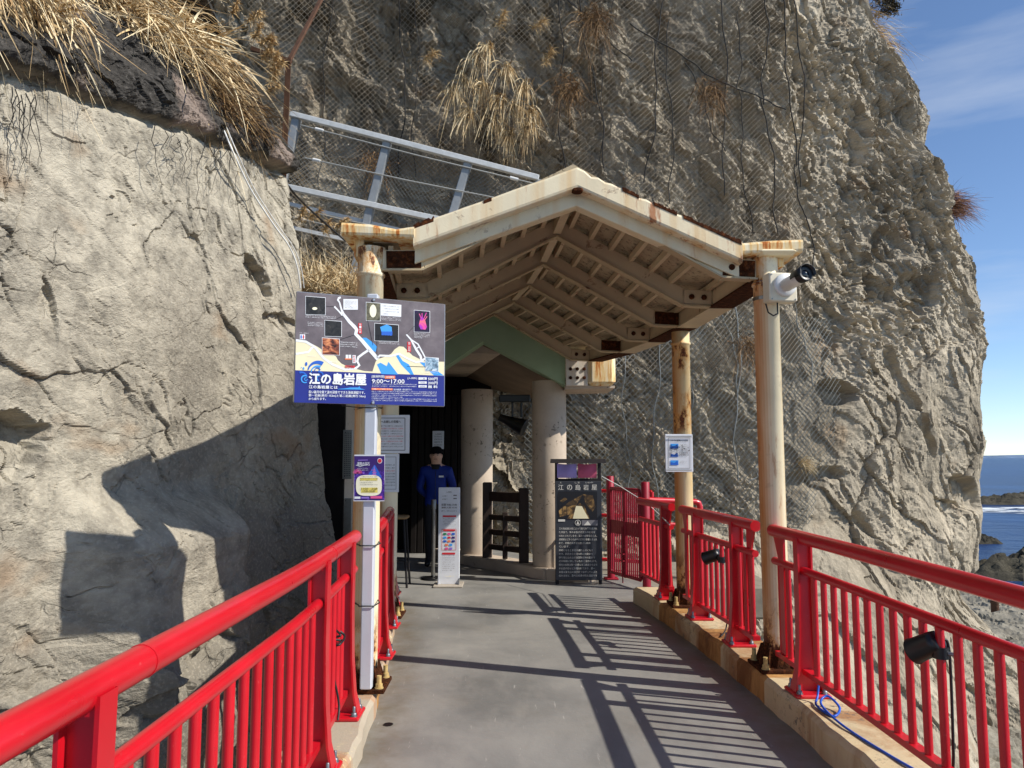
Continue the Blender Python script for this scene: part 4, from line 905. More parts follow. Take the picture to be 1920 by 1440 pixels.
for (x0, y0, x1, y1, bodies, bg_, fg) in ((790, 456, 830, 576, '第一岩屋', I_RED, I_WHITE), (1340, 666, 1382, 782, '第二岩屋', I_RED, I_WHITE), (724, 816, 762, 906, '料金所', I_WHITE, I_RED)):
    sh.rect(x0, y0, x1, y1, bg_, 2, 'printed_map'); k = (y1 - y0 - 10) / len(bodies)
    for i, ch in enumerate(bodies): sh.text(ch, x0 + 8, y0 + 6 + i * k, x1 - 8, y0 + 6 + i * k + k * .82, fg, .015)
sh.text('現在地●', 640, 930, 750, 962, I_RED, .03); sh.rect(648, 812, 708, 852, I_WHITE, 2, 'printed_map'); sh.line([(678, 812), (678, 852)], 4, I_GREY, 3, 'printed_map'); sh.rect(640, 852, 716, 866, I_ORANGE, 2.2, 'printed_map')
sh.rect(132, 582, 192, 638, I_WHITE, 2, 'printed_map')
for x, mt in ((148, I_BLUE), (174, I_RED)): sh.ring(x, 594, 6, 6, mt, 3, part='printed_map'); sh.rect(x - 8, 602, x + 8, 620, mt, 3, 'printed_map'); sh.rect(x - 4, 620, x + 4, 634, mt, 3.2, 'printed_map')
sh.poly([(82, 985), (1756, 1050), (1756, 1388), (68, 1348)], I_NAVY, 1.0, 'printed_band')
def arc(cx, cy, r, a0, a1, w0, w1, mt, lift=3.0, n=16, sq=1.0):
    sh.line([(cx + r * math.cos(R(a0 + (a1 - a0) * k / n)), cy + sq * r * math.sin(R(a0 + (a1 - a0) * k / n))) for k in range(n + 1)], [w0 + (w1 - w0) * k / n for k in range(n + 1)], mt, lift, 'wave_logo')
arc(330, 1000, 105, 190, 305, 12, 46, I_BLUE); arc(330, 1010, 70, 180, 300, 8, 26, I_SKY); arc(330, 990, 30, 150, 350, 6, 14, I_BLUE)
arc(150, 1075, 66, 250, 350, 26, 8, I_BLUE); arc(190, 1085, 40, 60, 300, 12, 18, I_SKY); arc(200, 1085, 16, 0, 300, 8, 8, I_SKY); arc(345, 1050, 50, 260, 400, 20, 8, I_BLUE); arc(350, 1075, 26, 100, 300, 10, 8, I_SKY)
for (x, y, r) in ((205, 915, 22), (175, 965, 16), (150, 955, 7)): sh.ring(x, y, r * .55, r, I_BLUE if r > 20 else I_SKY, 3, part='wave_logo')
sh.text('江の島岩屋', 235, 1016, 876, 1142, I_WHITE, .045, 5, slope=.018); sh.text('江の島岩屋とは', 232, 1154, 555, 1190, I_WHITE, .035, 5, slope=.02)
sh.poly([(560, 1196), (640, 1190), (700, 1180), (790, 1180), (802, 1164), (808, 1182), (820, 1192), (870, 1204), (560, 1200)], I_SKY, 3, 'printed_band')
sh.text('長い歳月を経て波の浸食でできた海食洞窟です。', 230, 1212, 862, 1246, I_WHITE, .025, 5, slope=.016); sh.text('第一岩屋(奥行 152m)と第二岩屋(奥行 56m)', 230, 1252, 868, 1286, I_WHITE, .025, 5, slope=.018); sh.text('から成ります。', 230, 1292, 424, 1322, I_WHITE, .025, 5)
sh.text('[開洞時間]', 940, 1042, 1082, 1074, I_WHITE, .02); sh.rect(1088, 1048, 1204, 1082, I_ORANGE, 3, 'printed_band'); sh.text('年中無休', 1102, 1054, 1190, 1077, I_WHITE, .02, 5)
sh.text('9:00～17:00', 942, 1086, 1306, 1132, I_WHITE, .035, 5, slope=.01); sh.text('[入洞料]', 1344, 1064, 1448, 1090, I_WHITE, .02)
for i, (a, b, c_) in enumerate((('一 般', '500円', 1066), ('小中学生', '200円', 1112), ('未就学児', '無 料', 1154))):
    sh.rect(1466, c_, 1558, c_ + 26, I_WHITE, 3, 'printed_band'); sh.text(a, 1480, c_ + 5, 1544, c_ + 21, I_NAVY, .01, 5); sh.text(b, 1572, c_ + 2, 1678, c_ + 34, I_WHITE, .04, 5)
fake_lines(sh, 942, 1136, 1444, 1180, 2, I_WHITE, .5, 'lettering', .012, .012, 7, 40); sh.poly([(938, 1184), (1176, 1190), (1176, 1212), (938, 1208)], I_ORANGE, 3, 'printed_band'); sh.text('お願い・ご注意ください', 948, 1190, 1166, 1206, I_WHITE, .012, 5); sh.text('荒天時閉洞・雨天決行です。', 1184, 1194, 1394, 1214, I_WHITE, .015, 5)
fake_lines(sh, 938, 1218, 1670, 1340, 6, I_WHITE, .55, 'lettering', .012, .012, 9, 56)
sh.build(mapb)
for (a, b) in ((963, 196), (953, 1352)):
    q = sh.pt(a, b, 0); MB().lathe(q + nb * .002, [(.011, 0), (.011, .004), (.006, .008)], 12, axis=nb).build('screw', M_ALU, mapb)
# wire ties round post and column
for (z, r) in ((1.80, .0035), (1.34, .004), (.98, .004), (.63, .004)):
    pts = [(pst.x - .045, pst.y - .042, z), (pst.x + .042, pst.y - .042, z), (pst.x + .06, pst.y + .05, z + .004), (-.90 + .06, 4.86, z + .006), (-.90 - .02, 4.886, z + .005), (-.90 - .086, 4.80, z), (pst.x - .05, pst.y - .02, z), (pst.x - .045, pst.y - .042, z)]
    MB().tube(pts, r, 6).build('wire_tie', M_CABLE, mapb)
MB().tube([(pst.x - .045, pst.y - .045, 1.8), (pst.x - .1, pst.y - .06, 1.803), (pst.x - .17, pst.y - .05, 1.812)], .003, 5).build('wire_tie', M_CABLE, mapb)

# ---- purple event poster on the post
pp = thing('event_poster', 'purple event poster with a yellow cloud panel, tied on the white post', 'poster', (pst.x, pst.y - .06, 1.2))
q = at_y(692, 896, 4.615); w_, h_ = 57 / 1440 * 4.6, 86 / 1440 * 4.62; ysh = 4.615
MB().box((q.x, ysh + .006, q.z), (w_, .006, h_)).build('backing_sheet', M_WHITEPANEL, pp)
sh = Sheet((q.x, ysh + .003, q.z), (1, 0, 0), (0, 0, 1)); sh.map = lambda a, b: (600 + a / 3.79, 740 + b / 3.79)
sh.rect(244, 436, 458, 750, PH_GLITTER, .6); sh.rect(244, 436, 458, 540, I_PURPLE, 1.0)
sh.poly([(330, 590), (360, 540), (385, 500), (392, 500), (415, 540), (440, 590)], I_BLUE, 1.6); sh.poly([(375, 570), (385, 500), (400, 570)], I_LILAC, 2)
for (x, y) in ((380, 536), (386, 552), (384, 570)): sh.line([(x - 14, y), (x + 16, y)], 3, I_PINK, 2.4)
for k in range(9):
    a = R(-170 + 20 * k); sh.line([(268, 560), (268 + 34 * math.cos(a), 560 + 34 * math.sin(a))], 5, I_PINK, 2.2)
sh.text('湘南の宝石', 265, 478, 354, 504, I_WHITE, .02, 4); sh.line([(256, 500), (285, 510), (340, 494)], 4, I_WHITE, 3); sh.line([(270, 466), (340, 464)], 5, I_LILAC, 3); fake_lines(sh, 268, 520, 342, 545, 2, I_WHITE, .5, 'lettering', 0, 0, 5, 14)
sh.ring(425, 470, 17, 19, I_WHITE, 2.6); sh.ring(425, 470, 14, 15, I_RED, 3)
sh.poly([(258 + 90 + 92 * math.copysign(abs(math.cos(t)) ** .6, math.cos(t)), 645 + 74 * math.copysign(abs(math.sin(t)) ** .6, math.sin(t))) for t in np.linspace(0, 2 * math.pi, 40)[:-1]], I_CREAM, 2.8)
sh.rect(285, 592, 408, 610, I_YELLOW, 3.2); sh.rect(292, 660, 410, 696, I_YELLOW, 3.2); fake_lines(sh, 284, 580, 412, 650, 5, I_BLACK, .45, 'lettering', 0, .01, 6, 14); sh.text('11/23 - 2/28', 296, 662, 408, 674, I_BLACK, .02, 5); sh.text('17:00-20:00', 306, 680, 392, 692, I_BLACK, .02, 5)
sh.rect(246, 724, 288, 740, I_WHITE, 3); sh.rect(294, 726, 350, 738, I_LILAC, 3); sh.rect(360, 720, 442, 738, I_PINK, 3); sh.build(pp)

# ---- the white notices on the rear left column
def notice(name, label, cat, y, px0, py0, px1, py1, rows, frame=True, seed=1, heading=None, group=None, hcol=None, red=()):
    a, b = at_y(px0, py0, y), at_y(px1, py1, y); c = (a + b) / 2; t = thing(name, label, cat, (c.x, y + .012, b.z), group)
    MB().bbox((c.x, y + .012, c.z), (b.x - a.x, .02, a.z - b.z), .003).build('panel', M_WHITEPANEL, t)
    sh = Sheet((c.x, y, c.z), (1, 0, 0), (0, 0, 1)); W, H = px1 - px0, py1 - py0
    if frame:
        e = .1
        for (u0, v0, u1, v1) in ((e, .08, 1 - e, .08), (1 - e, .08, 1 - e, .92), (1 - e, .92, e, .92), (e, .92, e, .08)): sh.line([(px0 + u0 * W, py0 + v0 * H), (px0 + u1 * W, py0 + v1 * H)], .018 * W, I_GREY, .8)
    if heading: sh.text(heading, px0 + .2 * W, py0 + .14 * H, px0 + .8 * W, py0 + .21 * H, hcol or I_BLACK, .02)
    n = rows
    for i in range(n): fake_lines(sh, px0 + .16 * W, py0 + (.27 + .6 * i / n) * H, px0 + .86 * W, py0 + (.27 + .6 * (i + .9) / n) * H, 1, I_RED if i in red else I_BLACK, .6, 'lettering', 0, .005, seed + i, 22)
    return t, sh
t, sh = notice('notice_board', 'larger framed white notice hung behind the map post', 'notice', 6.80, 690, 778, 767, 850, 9, True, 1, '岩屋へお越しの皆様へ', 'white notices by the ticket counter', None, (1, 4, 6)); sh.build(t)
t, sh = notice('notice_board', 'smaller white notice below the framed one, beside the purple poster', 'notice', 6.81, 702, 851, 747, 923, 8, True, 31, None, 'white notices by the ticket counter', None, (2,)); sh.build(t)
t, sh = notice('notice_board', 'small paper notice on the dark door above the attendant', 'notice', 12.24, 811, 808, 832, 842, 4, False, 41, '入洞料', 'white notices by the ticket counter'); sh.build(t)
# ---- white notice with three blue pictures on the rear right column
t, sh = notice('notice_board', 'white notice with three blue pictures on the rear right column', 'notice', 7.03, 1247, 814, 1300, 885, 1, False, 51, None)
for (u0, v0, u1, v1) in ((.12, .1, .88, .1), (.88, .1, .88, .9), (.88, .9, .12, .9), (.12, .9, .12, .1)): sh.line([(1247 + u0 * 53, 814 + v0 * 71), (1247 + u1 * 53, 814 + v1 * 71)], .7, I_GREY, .8)
sh.text('うみうの画像などの注意', 1257, 824, 1290, 828, I_BLACK, .01)
for i in range(3):
    y_ = 832 + 15.5 * i; sh.rect(1257, y_, 1272, y_ + 9, I_SKY if i != 1 else I_WHITE, 1); sh.poly([(1257, y_ + 9), (1258, y_ + 3), (1264, y_ + 5), (1270, y_ + 1), (1272, y_ + 9)], I_BLUE, 1.5); fake_lines(sh, 1274, y_ + 1, 1288, y_ + 7, 2, I_GREY, .5, 'lettering', 0, 0, 60 + i, 9)
sh.build(t)
for z in (.07, .95):
    q = at_y(1273, 814 + 71 * z, 7.02); MB().tube([q + Vector((-.115, 0, 0)), q + Vector((.115, 0, 0))], .003, 5).build('wire_tie', M_CABLE, t)

# ---- tall white stand sign in front of the attendant
f0 = at_z(841, 1099, 0); YS = f0.y; a = at_y(822, 914, YS); b = at_y(861, 1098, YS)
st = thing('sign_stand', 'tall narrow white price sign standing in front of the attendant', 'sign', (f0.x, YS, 0))
MB().bbox((f0.x, YS + .02, (a.z + .02) / 2), (b.x - a.x, .035, a.z - .02), .005).build('panel', M_WHITEPANEL, st)
MB().bbox((f0.x, YS + .04, .012), (.34, .36, .02), .005).build('base_plate', plain('beige_base', srgb(170, 160, 145), .6), st)
for s_ in (-1, 1): MB().prism([(f0.x + s_ * .118, YS + .01, .02), (f0.x + s_ * .118, YS - .05, .022), (f0.x + s_ * .118, YS + .01, .1)], (s_ * .01, 0, 0)).build('foot_bracket', M_ALU, st)
sh = Sheet((f0.x, YS, .5), (1, 0, 0), (0, 0, 1)); sh.map = lambda a, b: (600 + a / 3.79, 740 + b / 3.79)
sh.text('入洞料', 896, 686, 936, 698, I_BLACK, .01); 
for i, y_ in enumerate((716, 738)): fake_lines(sh, 868, y_, 906, y_ + 10, 1, I_BLACK, .9, 'lettering', 0, 0, 3 + i, 4); sh.rect(948, y_ - 4, 972, y_ + 4, I_GREY, .8)
sh.text('営業 9:00-17:00', 864, 774, 972, 790, I_BLACK, .02); sh.text('最終入洞 16:30', 864, 796, 972, 808, I_BLACK, .02); fake_lines(sh, 862, 822, 974, 836, 1, I_BLACK, .6, 'lettering', 0, .01, 9, 16)
sh.rect(872, 858, 968, 870, I_RED, .8); fake_lines(sh, 872, 876, 966, 934, 5, I_GREY, .45, 'lettering', 0, .0, 11, 16)
for P in ([(866, 955), (968, 955)], [(968, 955), (966, 1104)], [(966, 1104), (866, 1104)], [(866, 1104), (866, 955)]): sh.line(P, 2.5, I_RED, .8)
sh.rect(876, 958, 960, 970, I_RED, 1.0)
cols_ = [I_GREEN2, I_PINK, I_BLUE, I_SKY, I_RED, I_PURPLE, I_BLUE, I_ORANGE, I_NAVY, I_ORANGE, I_SKY, I_PINK, I_LILAC]
for k in range(13):
    r_, c_ = (k // 3, k % 3) if k < 9 else (3 + (k - 9) // 2, (k - 9) % 2 + .4); x_, y_ = 876 + c_ * 30, 982 + r_ * 26
    if k < 13: sh.rect(x_, y_, x_ + 22, y_ + 15, cols_[k], 1.2)
sh.rect(868, 1122, 960, 1136, I_RED, .8); fake_lines(sh, 868, 1142, 958, 1260, 8, I_GREY, .4, 'lettering', 0, 0, 15, 16); fake_lines(sh, 886, 1285, 952, 1300, 1, I_SAND, .7, 'lettering', 0, .01, 16, 7); sh.build(st)

# ---- dark roofed information board
f0 = at_z(1085, 1097, 0); YI = f0.y
ib = thing('information_board', 'dark roofed information board with purple and pink cloths and a cave photo', 'signboard', (f0.x, YI, 0))
M_SLATE = plain('slate_grey_panel', srgb(52, 54, 60), .45, 0, .4, .1, 7); M_BLACKWOOD = plain('black_stained_wood', srgb(34, 31, 32), .6, 0, .3, .2, 14, .2)
a, b = at_y(1041, 902, YI), at_y(1130, 1088, YI); top_z = at_y(1085, 866, YI).z
MB().bbox(((a.x + b.x) / 2, YI + .02, (a.z + b.z) / 2), (b.x - a.x - .002, .03, a.z - b.z), .004).build('panel', M_SLATE, ib)
for x_ in (a.x + .02, b.x - .02): MB().bbox((x_, YI + .055, top_z / 2), (.04, .035, top_z - .01), .004).build('leg', M_BLACKWOOD, ib)
for s_ in (-1, 1):
    MB().prism([((a.x + b.x) / 2 + s_ * .33, YI - .07, top_z - .015), ((a.x + b.x) / 2 + s_ * .33, YI + .04, top_z + .035), ((a.x + b.x) / 2 + s_ * .33, YI + .16, top_z - .015), ((a.x + b.x) / 2 + s_ * .33, YI + .04, top_z - .005)], (-s_ * .33, 0, 0)).build('roof_half', M_BLACKWOOD, ib)
MB().box(((a.x + b.x) / 2, YI + .06, a.z + .012), (b.x - a.x, .05, .03)).build('crossbar', M_BLACKWOOD, ib)
for i, (x0, x1, col, nm) in enumerate(((1044.5, 1081.5, srgb(168, 150, 208), 'lilac'), (1083.5, 1119, srgb(200, 96, 124), 'pink'))):
    p0, p1 = at_y(x0, 869, YI), at_y(x1, 896, YI); u = np.linspace(0, 1, 16); U, V = np.meshgrid(u, u)
    X_ = p0.x + (p1.x - p0.x) * U; Z_ = p0.z + (p1.z - p0.z) * V - .01 * np.sin(U * 3.1) * (1 - V); Y_ = YI + .005 + .014 * np.sin(U * 6.3 + V * 2 + i) * (1 - .5 * V) + .01 * np.cos(V * 5)
    o = link_mesh('cloth', grid_mesh('cloth', X_ - f0.x, Y_ - YI, Z_, plain(nm + '_cloth', col, .8, 0, .2, .06, 30), flip=True), ib); o['label'] = nm + ' cloth stretched under the little roof'
sh = Sheet((f0.x, YI, .7), (1, 0, 0), (0, 0, 1)); sh.map = lambda a, b: (1020 + a / 4.363, 850 + b / 4.363); I_BONE = ink('bone', 214, 210, 200)
for ch, x_ in zip('江の島岩屋', (116, 188, 256, 322, 390)): sh.text(ch, x_, 256, x_ + 42, 300, I_BONE, .02)
sh.text('え', 130, 232, 144, 246, I_BONE, .01); sh.text('しま', 252, 232, 292, 246, I_BONE, .01); sh.text('いわや', 340, 232, 402, 246, I_BONE, .01)
sh.rect(116, 312, 434, 534, I_BLACK, .6); sh.poly([(120, 470), (200, 400), (320, 335), (260, 430), (215, 500), (130, 520)], PH_GOLD, 1.0); sh.poly([(320, 335), (400, 345), (420, 440), (395, 480), (340, 410)], PH_GOLD, 1.0)
sh.poly([(290, 405), (330, 430), (372, 534), (190, 534), (255, 440)], PH_GOLD, 1.3); sh.poly([(262, 430), (310, 432), (366, 534), (236, 534)], I_SAND, 1.6); sh.poly([(130, 390), (170, 360), (190, 375), (150, 405)], PH_GOLD, 1.2)
for P in ([(130, 430), (180, 425), (260, 420)], [(185, 425), (188, 510)], [(150, 428), (150, 500)]): sh.line(P, 4, I_BLACK, 2)
sh.rect(116, 540, 172, 558, I_BONE, .8); sh.ring(277, 568, 24, 24, I_BONE, .8); sh.ring(277, 568, 20, 20, I_BLACK, 1.2); sh.poly([(264, 582), (277, 550), (290, 582)], I_BONE, 1.6); sh.rect(310, 546, 440, 590, I_GREY, .8); sh.poly([(326, 588), (358, 552), (384, 588)], I_BONE, 1.2)
LI = ['江の島岩屋は波によって削られて形成され', 'た洞窟で、夢のお告げが江島神社発祥', 'の地とされています。弘法大師や日蓮上人、', '源頼朝など多くの人々が武将が参籠を重ねた', 'まで、祈願のため訪れたといわれ', 'ています。', '平地になると参道が通行止めになる', 'ので、四月から十月の間山伏窟まで', '移り住む山の上の本宮御旅所の島まで', '幻の時間に移していた所と言われます。', '現在の岩屋は第一岩屋と第二岩屋からなり', 'る伝説の石などが見られており、第一', '岩屋は富士山の氷穴とつながっていると', '伝わるほど、数々の伝承が残る洞窟です']
for i, tx in enumerate(LI): sh.text(tx, 122, 606 + 29.6 * i, 122 + 312 * min(1, len(tx) / 18), 624 + 29.6 * i, I_BONE, .012)
sh.build(ib)
# ================================================================== red gate and the railings behind it
def pg(px, py): return at_z(px, py, 0.0)
g1, g2 = pg(1213, 1106), pg(1146, 1086)       # near and far gate post
gate = thing('gate', 'dark red barred gate with a wide cross plate beside the information board', 'gate', (g1.x, g1.y, 0))
for q, top in ((g1, 1.22), (g2, 1.27)):
    MB().lathe((q.x, q.y, 0), [(.048, .0), (.048, top - .006), (.042, top)], 20).build('post', M_RED2, gate)
    MB().bbox((q.x, q.y, .012), (.17, .17, .016), .004).build('base_plate', M_RED2, gate)
d = (g2 - g1).normalized(); L = (g2 - g1).length; leaf = lambda f, z: g1 + d * (.06 + (L - .12) * f) + Vector((-.03, -.02, z))
mb = MB(); n = 6
corner = [leaf(0.0, .14), leaf(0, 1.06), leaf(.03, 1.12), leaf(.97, 1.12), leaf(1, 1.06), leaf(1.0, .14), leaf(.97, .10), leaf(.03, .10), leaf(0, .14)]
fr = MB().tube(corner, .021, 10).build('leaf_frame', M_RED2, gate)
bm = MB(); bm.lathe((0, 0, 0), [(.009, 0), (.009, 1.0)], 8); me_bar = bm.mesh('bar', M_RED2)
for k in range(1, 16):
    if k == 8: continue
    inst('bar', me_bar, gate, leaf(k / 16, .11))
MB().tube([leaf(.5, .08), leaf(.5, 1.12)], .024, 10).build('centre_stile', M_RED2, gate)
MB().beam(leaf(.02, .66) , leaf(.98, .66), .012, .16).build('lock_plate', M_RED2, gate)
MB().tube([leaf(.53, .02) + Vector((-.03, -.02, 0)), leaf(.53, .68) + Vector((-.03, -.02, 0))], .008, 8).build('drop_bolt', M_RED2, gate)
for z in (.28, .36): MB().beam(leaf(.47, z) + Vector((-.03, -.02, 0)), leaf(.59, z) + Vector((-.03, -.02, 0)), .03, .014).build('bolt_guide', M_RED2, gate)
# railing that closes the landing behind the gate
def plain_railing(label, pts, zs_, rad, posts=True):
    t = thing('railing', label, 'railing', (pts[0][0], pts[0][1], 0), 'red railings behind the gate')
    for z in zs_: MB().tube([(x, y, z) for x, y in pts], rad, 10).build('rail', M_RED, t)
    if posts:
        for x, y in pts: MB().lathe((x, y, -.35), [(rad * 1.1, 0), (rad * 1.1, zs_[0] + .35)], 12).build('post', M_RED, t)
    return t
a, b, c_ = at_y(1112, 920, 11.0), at_y(1222, 922, 10.6), at_y(1128, 1000, 11.2)
plain_railing('thin red rails behind the information board and gate', [(a.x, 11.0), (b.x, 10.6)], (a.z, a.z - .34, a.z - .95), .026)
a, b = at_y(1196, 937, 9.9), at_y(1312, 941, 10.1)
t = thing('railing', 'red top rail with a turned-down end behind the rear column', 'railing', (b.x, 10.1, 0), 'red railings behind the gate')
MB().tube([(a.x, 9.9, a.z), (b.x - .06, 10.1, b.z), (b.x - .015, 10.1, b.z - .015), (b.x, 10.1, b.z - .06), (b.x, 10.1, -.35)], .04, 12).build('rail', M_RED, t)
MB().tube([(a.x, 9.9, a.z - .3), (b.x, 10.1, b.z - .3)], .025, 10).build('rail', M_RED, t)
for k in range(1, 8):
    x = a.x + (b.x - a.x) * k / 8.; inst('baluster', baluster_mesh(.7), t, (x, 9.9 + .2 * k / 8, a.z - 1.0))
# ledge carrying these rails
MB().bbox(((1.0 + 2.6) / 2, 10.6, -.25), (2.9, 2.2, .4), .03).build('side_landing', M_SLABSIDE, None, kind='structure', label='concrete side landing behind the gate')
# thin white cord from the board over the gate to the column
cord = [at_y(1128, 893, 8.8), at_y(1150, 905, 8.8), at_y(1163, 912, 8.85), at_y(1215, 945, 8.3), at_y(1256, 984, 7.1)]
M_CORD = plain('white_cord', srgb(206, 204, 198), .7)
base_build('cord', MB().tube(cord, .005, 6), M_CORD, 'thin white cord tied from the information board to the rear column', 'cord', tuple(cord[-1]))

# ================================================================== brown timber-look fence between the hall columns
xf0, xf1 = at_y(914, 900, 10.72).x, at_y(982, 900, 10.2).x
p0, p1 = Vector((xf0, 10.72, .13)), Vector((xf1, 10.2, .13))
tf = thing('timber_fence', 'dark brown slatted fence standing between the two beige columns', 'fence', tuple((p0 + p1) / 2))
for q, h in ((p0, 1.03), (p1, .97)): MB().bbox(q + Vector((0, 0, h / 2)), (.13, .13, h), .012).build('post', M_DARKWOOD, tf)
MB().bbox(p0.lerp(p1, .5) + Vector((0, 0, .33)), (.07, .07, .62), .008).build('post', M_DARKWOOD, tf)
for z, h in ((.84, .13), (.56, .075), (.36, .075), (.16, .075)): MB().beam(p0 + Vector((0, 0, z)), p1 + Vector((0, 0, z)), .055, h, bev=.006).build('slat', M_DARKWOOD, tf)
# fittings under the soffit between the columns
q = at_y(965, 745, 10.4)
lt_ = thing('ceiling_fitting', 'black bracketed loudspeaker under the soffit between the beige columns', 'loudspeaker', (q.x, q.y, q.z))
MB().bbox(q + Vector((0, 0, -.02)), (.42, .14, .1), .01).build('bracket', M_BLACK, lt_)
MB().bbox(q + Vector((-.03, 0, -.17)), (.03, .04, .2), .004).build('arm', M_BLACK, lt_); MB().bbox(q + Vector((.09, 0, -.17)), (.03, .04, .2), .004).build('arm', M_BLACK, lt_)
MB().lathe(q + Vector((-.2, 0, -.27)), [(.05, 0), (.06, .1), (.12, .36), (.125, .37), (.0, .34)], 18, axis=(1, -.25, -.45)).build('horn', M_BLACK, lt_)

# ================================================================== things round the ticket hall
# belt post
q = pg(812, 1086); bp_ = thing('queue_post', 'steel queue post on a round base left of the white price sign', 'post', (q.x, q.y, 0)); M_STEEL = plain('brushed_steel', srgb(150, 146, 138), .35, .9, .5, .1, 30)
MB().lathe((q.x, q.y, 0), [(.15, .002), (.15, .012), (.11, .028), (.03, .032), (.026, .05)], 24).build('base', M_BLACK, bp_); MB().lathe((q.x, q.y, 0), [(.026, .05), (.026, .86)], 16).build('pole', M_STEEL, bp_); MB().lathe((q.x, q.y, 0), [(.032, .86), (.032, .97), (.026, .98)], 16).build('head', M_STEEL, bp_)
# stool
q = Vector((-1.42, 9.0, 0)); q.x = at_y(742, 960, 9.2).x; q.y = 9.2
sl = thing('stool', 'small wooden stool in the shade behind the left railing', 'stool', tuple(q)); M_STOOL = plain('worn_wood', srgb(150, 120, 84), .6, 0, .3, .2, 14)
MB().bbox(q + Vector((0, 0, .80)), (.30, .26, .035), .012).build('seat', M_STOOL, sl)
for sx in (-1, 1):
    for sy in (-1, 1): MB().tube([q + Vector((sx * .11, sy * .09, .79)), q + Vector((sx * .16, sy * .13, 0.0))], .014, 8).build('leg', M_BLACKWOOD, sl)
for sy in (-1, 1): MB().tube([q + Vector((-.14, sy * .115, .3)), q + Vector((.14, sy * .115, .3))], .01, 6).build('stretcher', M_BLACKWOOD, sl)
# perforated plates on the left column of the hall
def plate(label, px0, py0, px1, py1, y, perf):
    a, b = at_y(px0, py0, y), at_y(px1, py1, y); c = (a + b) / 2; t = thing('wall_plate', label, 'plate', (c.x, y, b.z), 'steel plates on the hall column')
    MB().bbox((c.x, y, c.z), (b.x - a.x, .03, a.z - b.z), .004).build('plate', M_STEEL, t)
    m_ = MB().lathe((0, 0, 0), [(.006, 0), (.006, .003)], 6, axis=(0, -1, 0)).mesh('hole', M_BLACK)
    if perf:
        for i in range(4):
            for j in range(22): inst('hole', m_, t, (a.x + .025 + (b.x - a.x - .05) * i / 3, y - .0152, b.z + .04 + (a.z - b.z - .08) * j / 21))
    for z in (a.z - .03, b.z + .03): inst('screw', m_, t, (c.x - .03, y - .0155, z))
plate('perforated steel plate on the beige hall column', 644, 806, 660, 898, 9.15, True); plate('plain steel strip below the perforated plate', 646, 934, 659, 1012, 9.16, False)

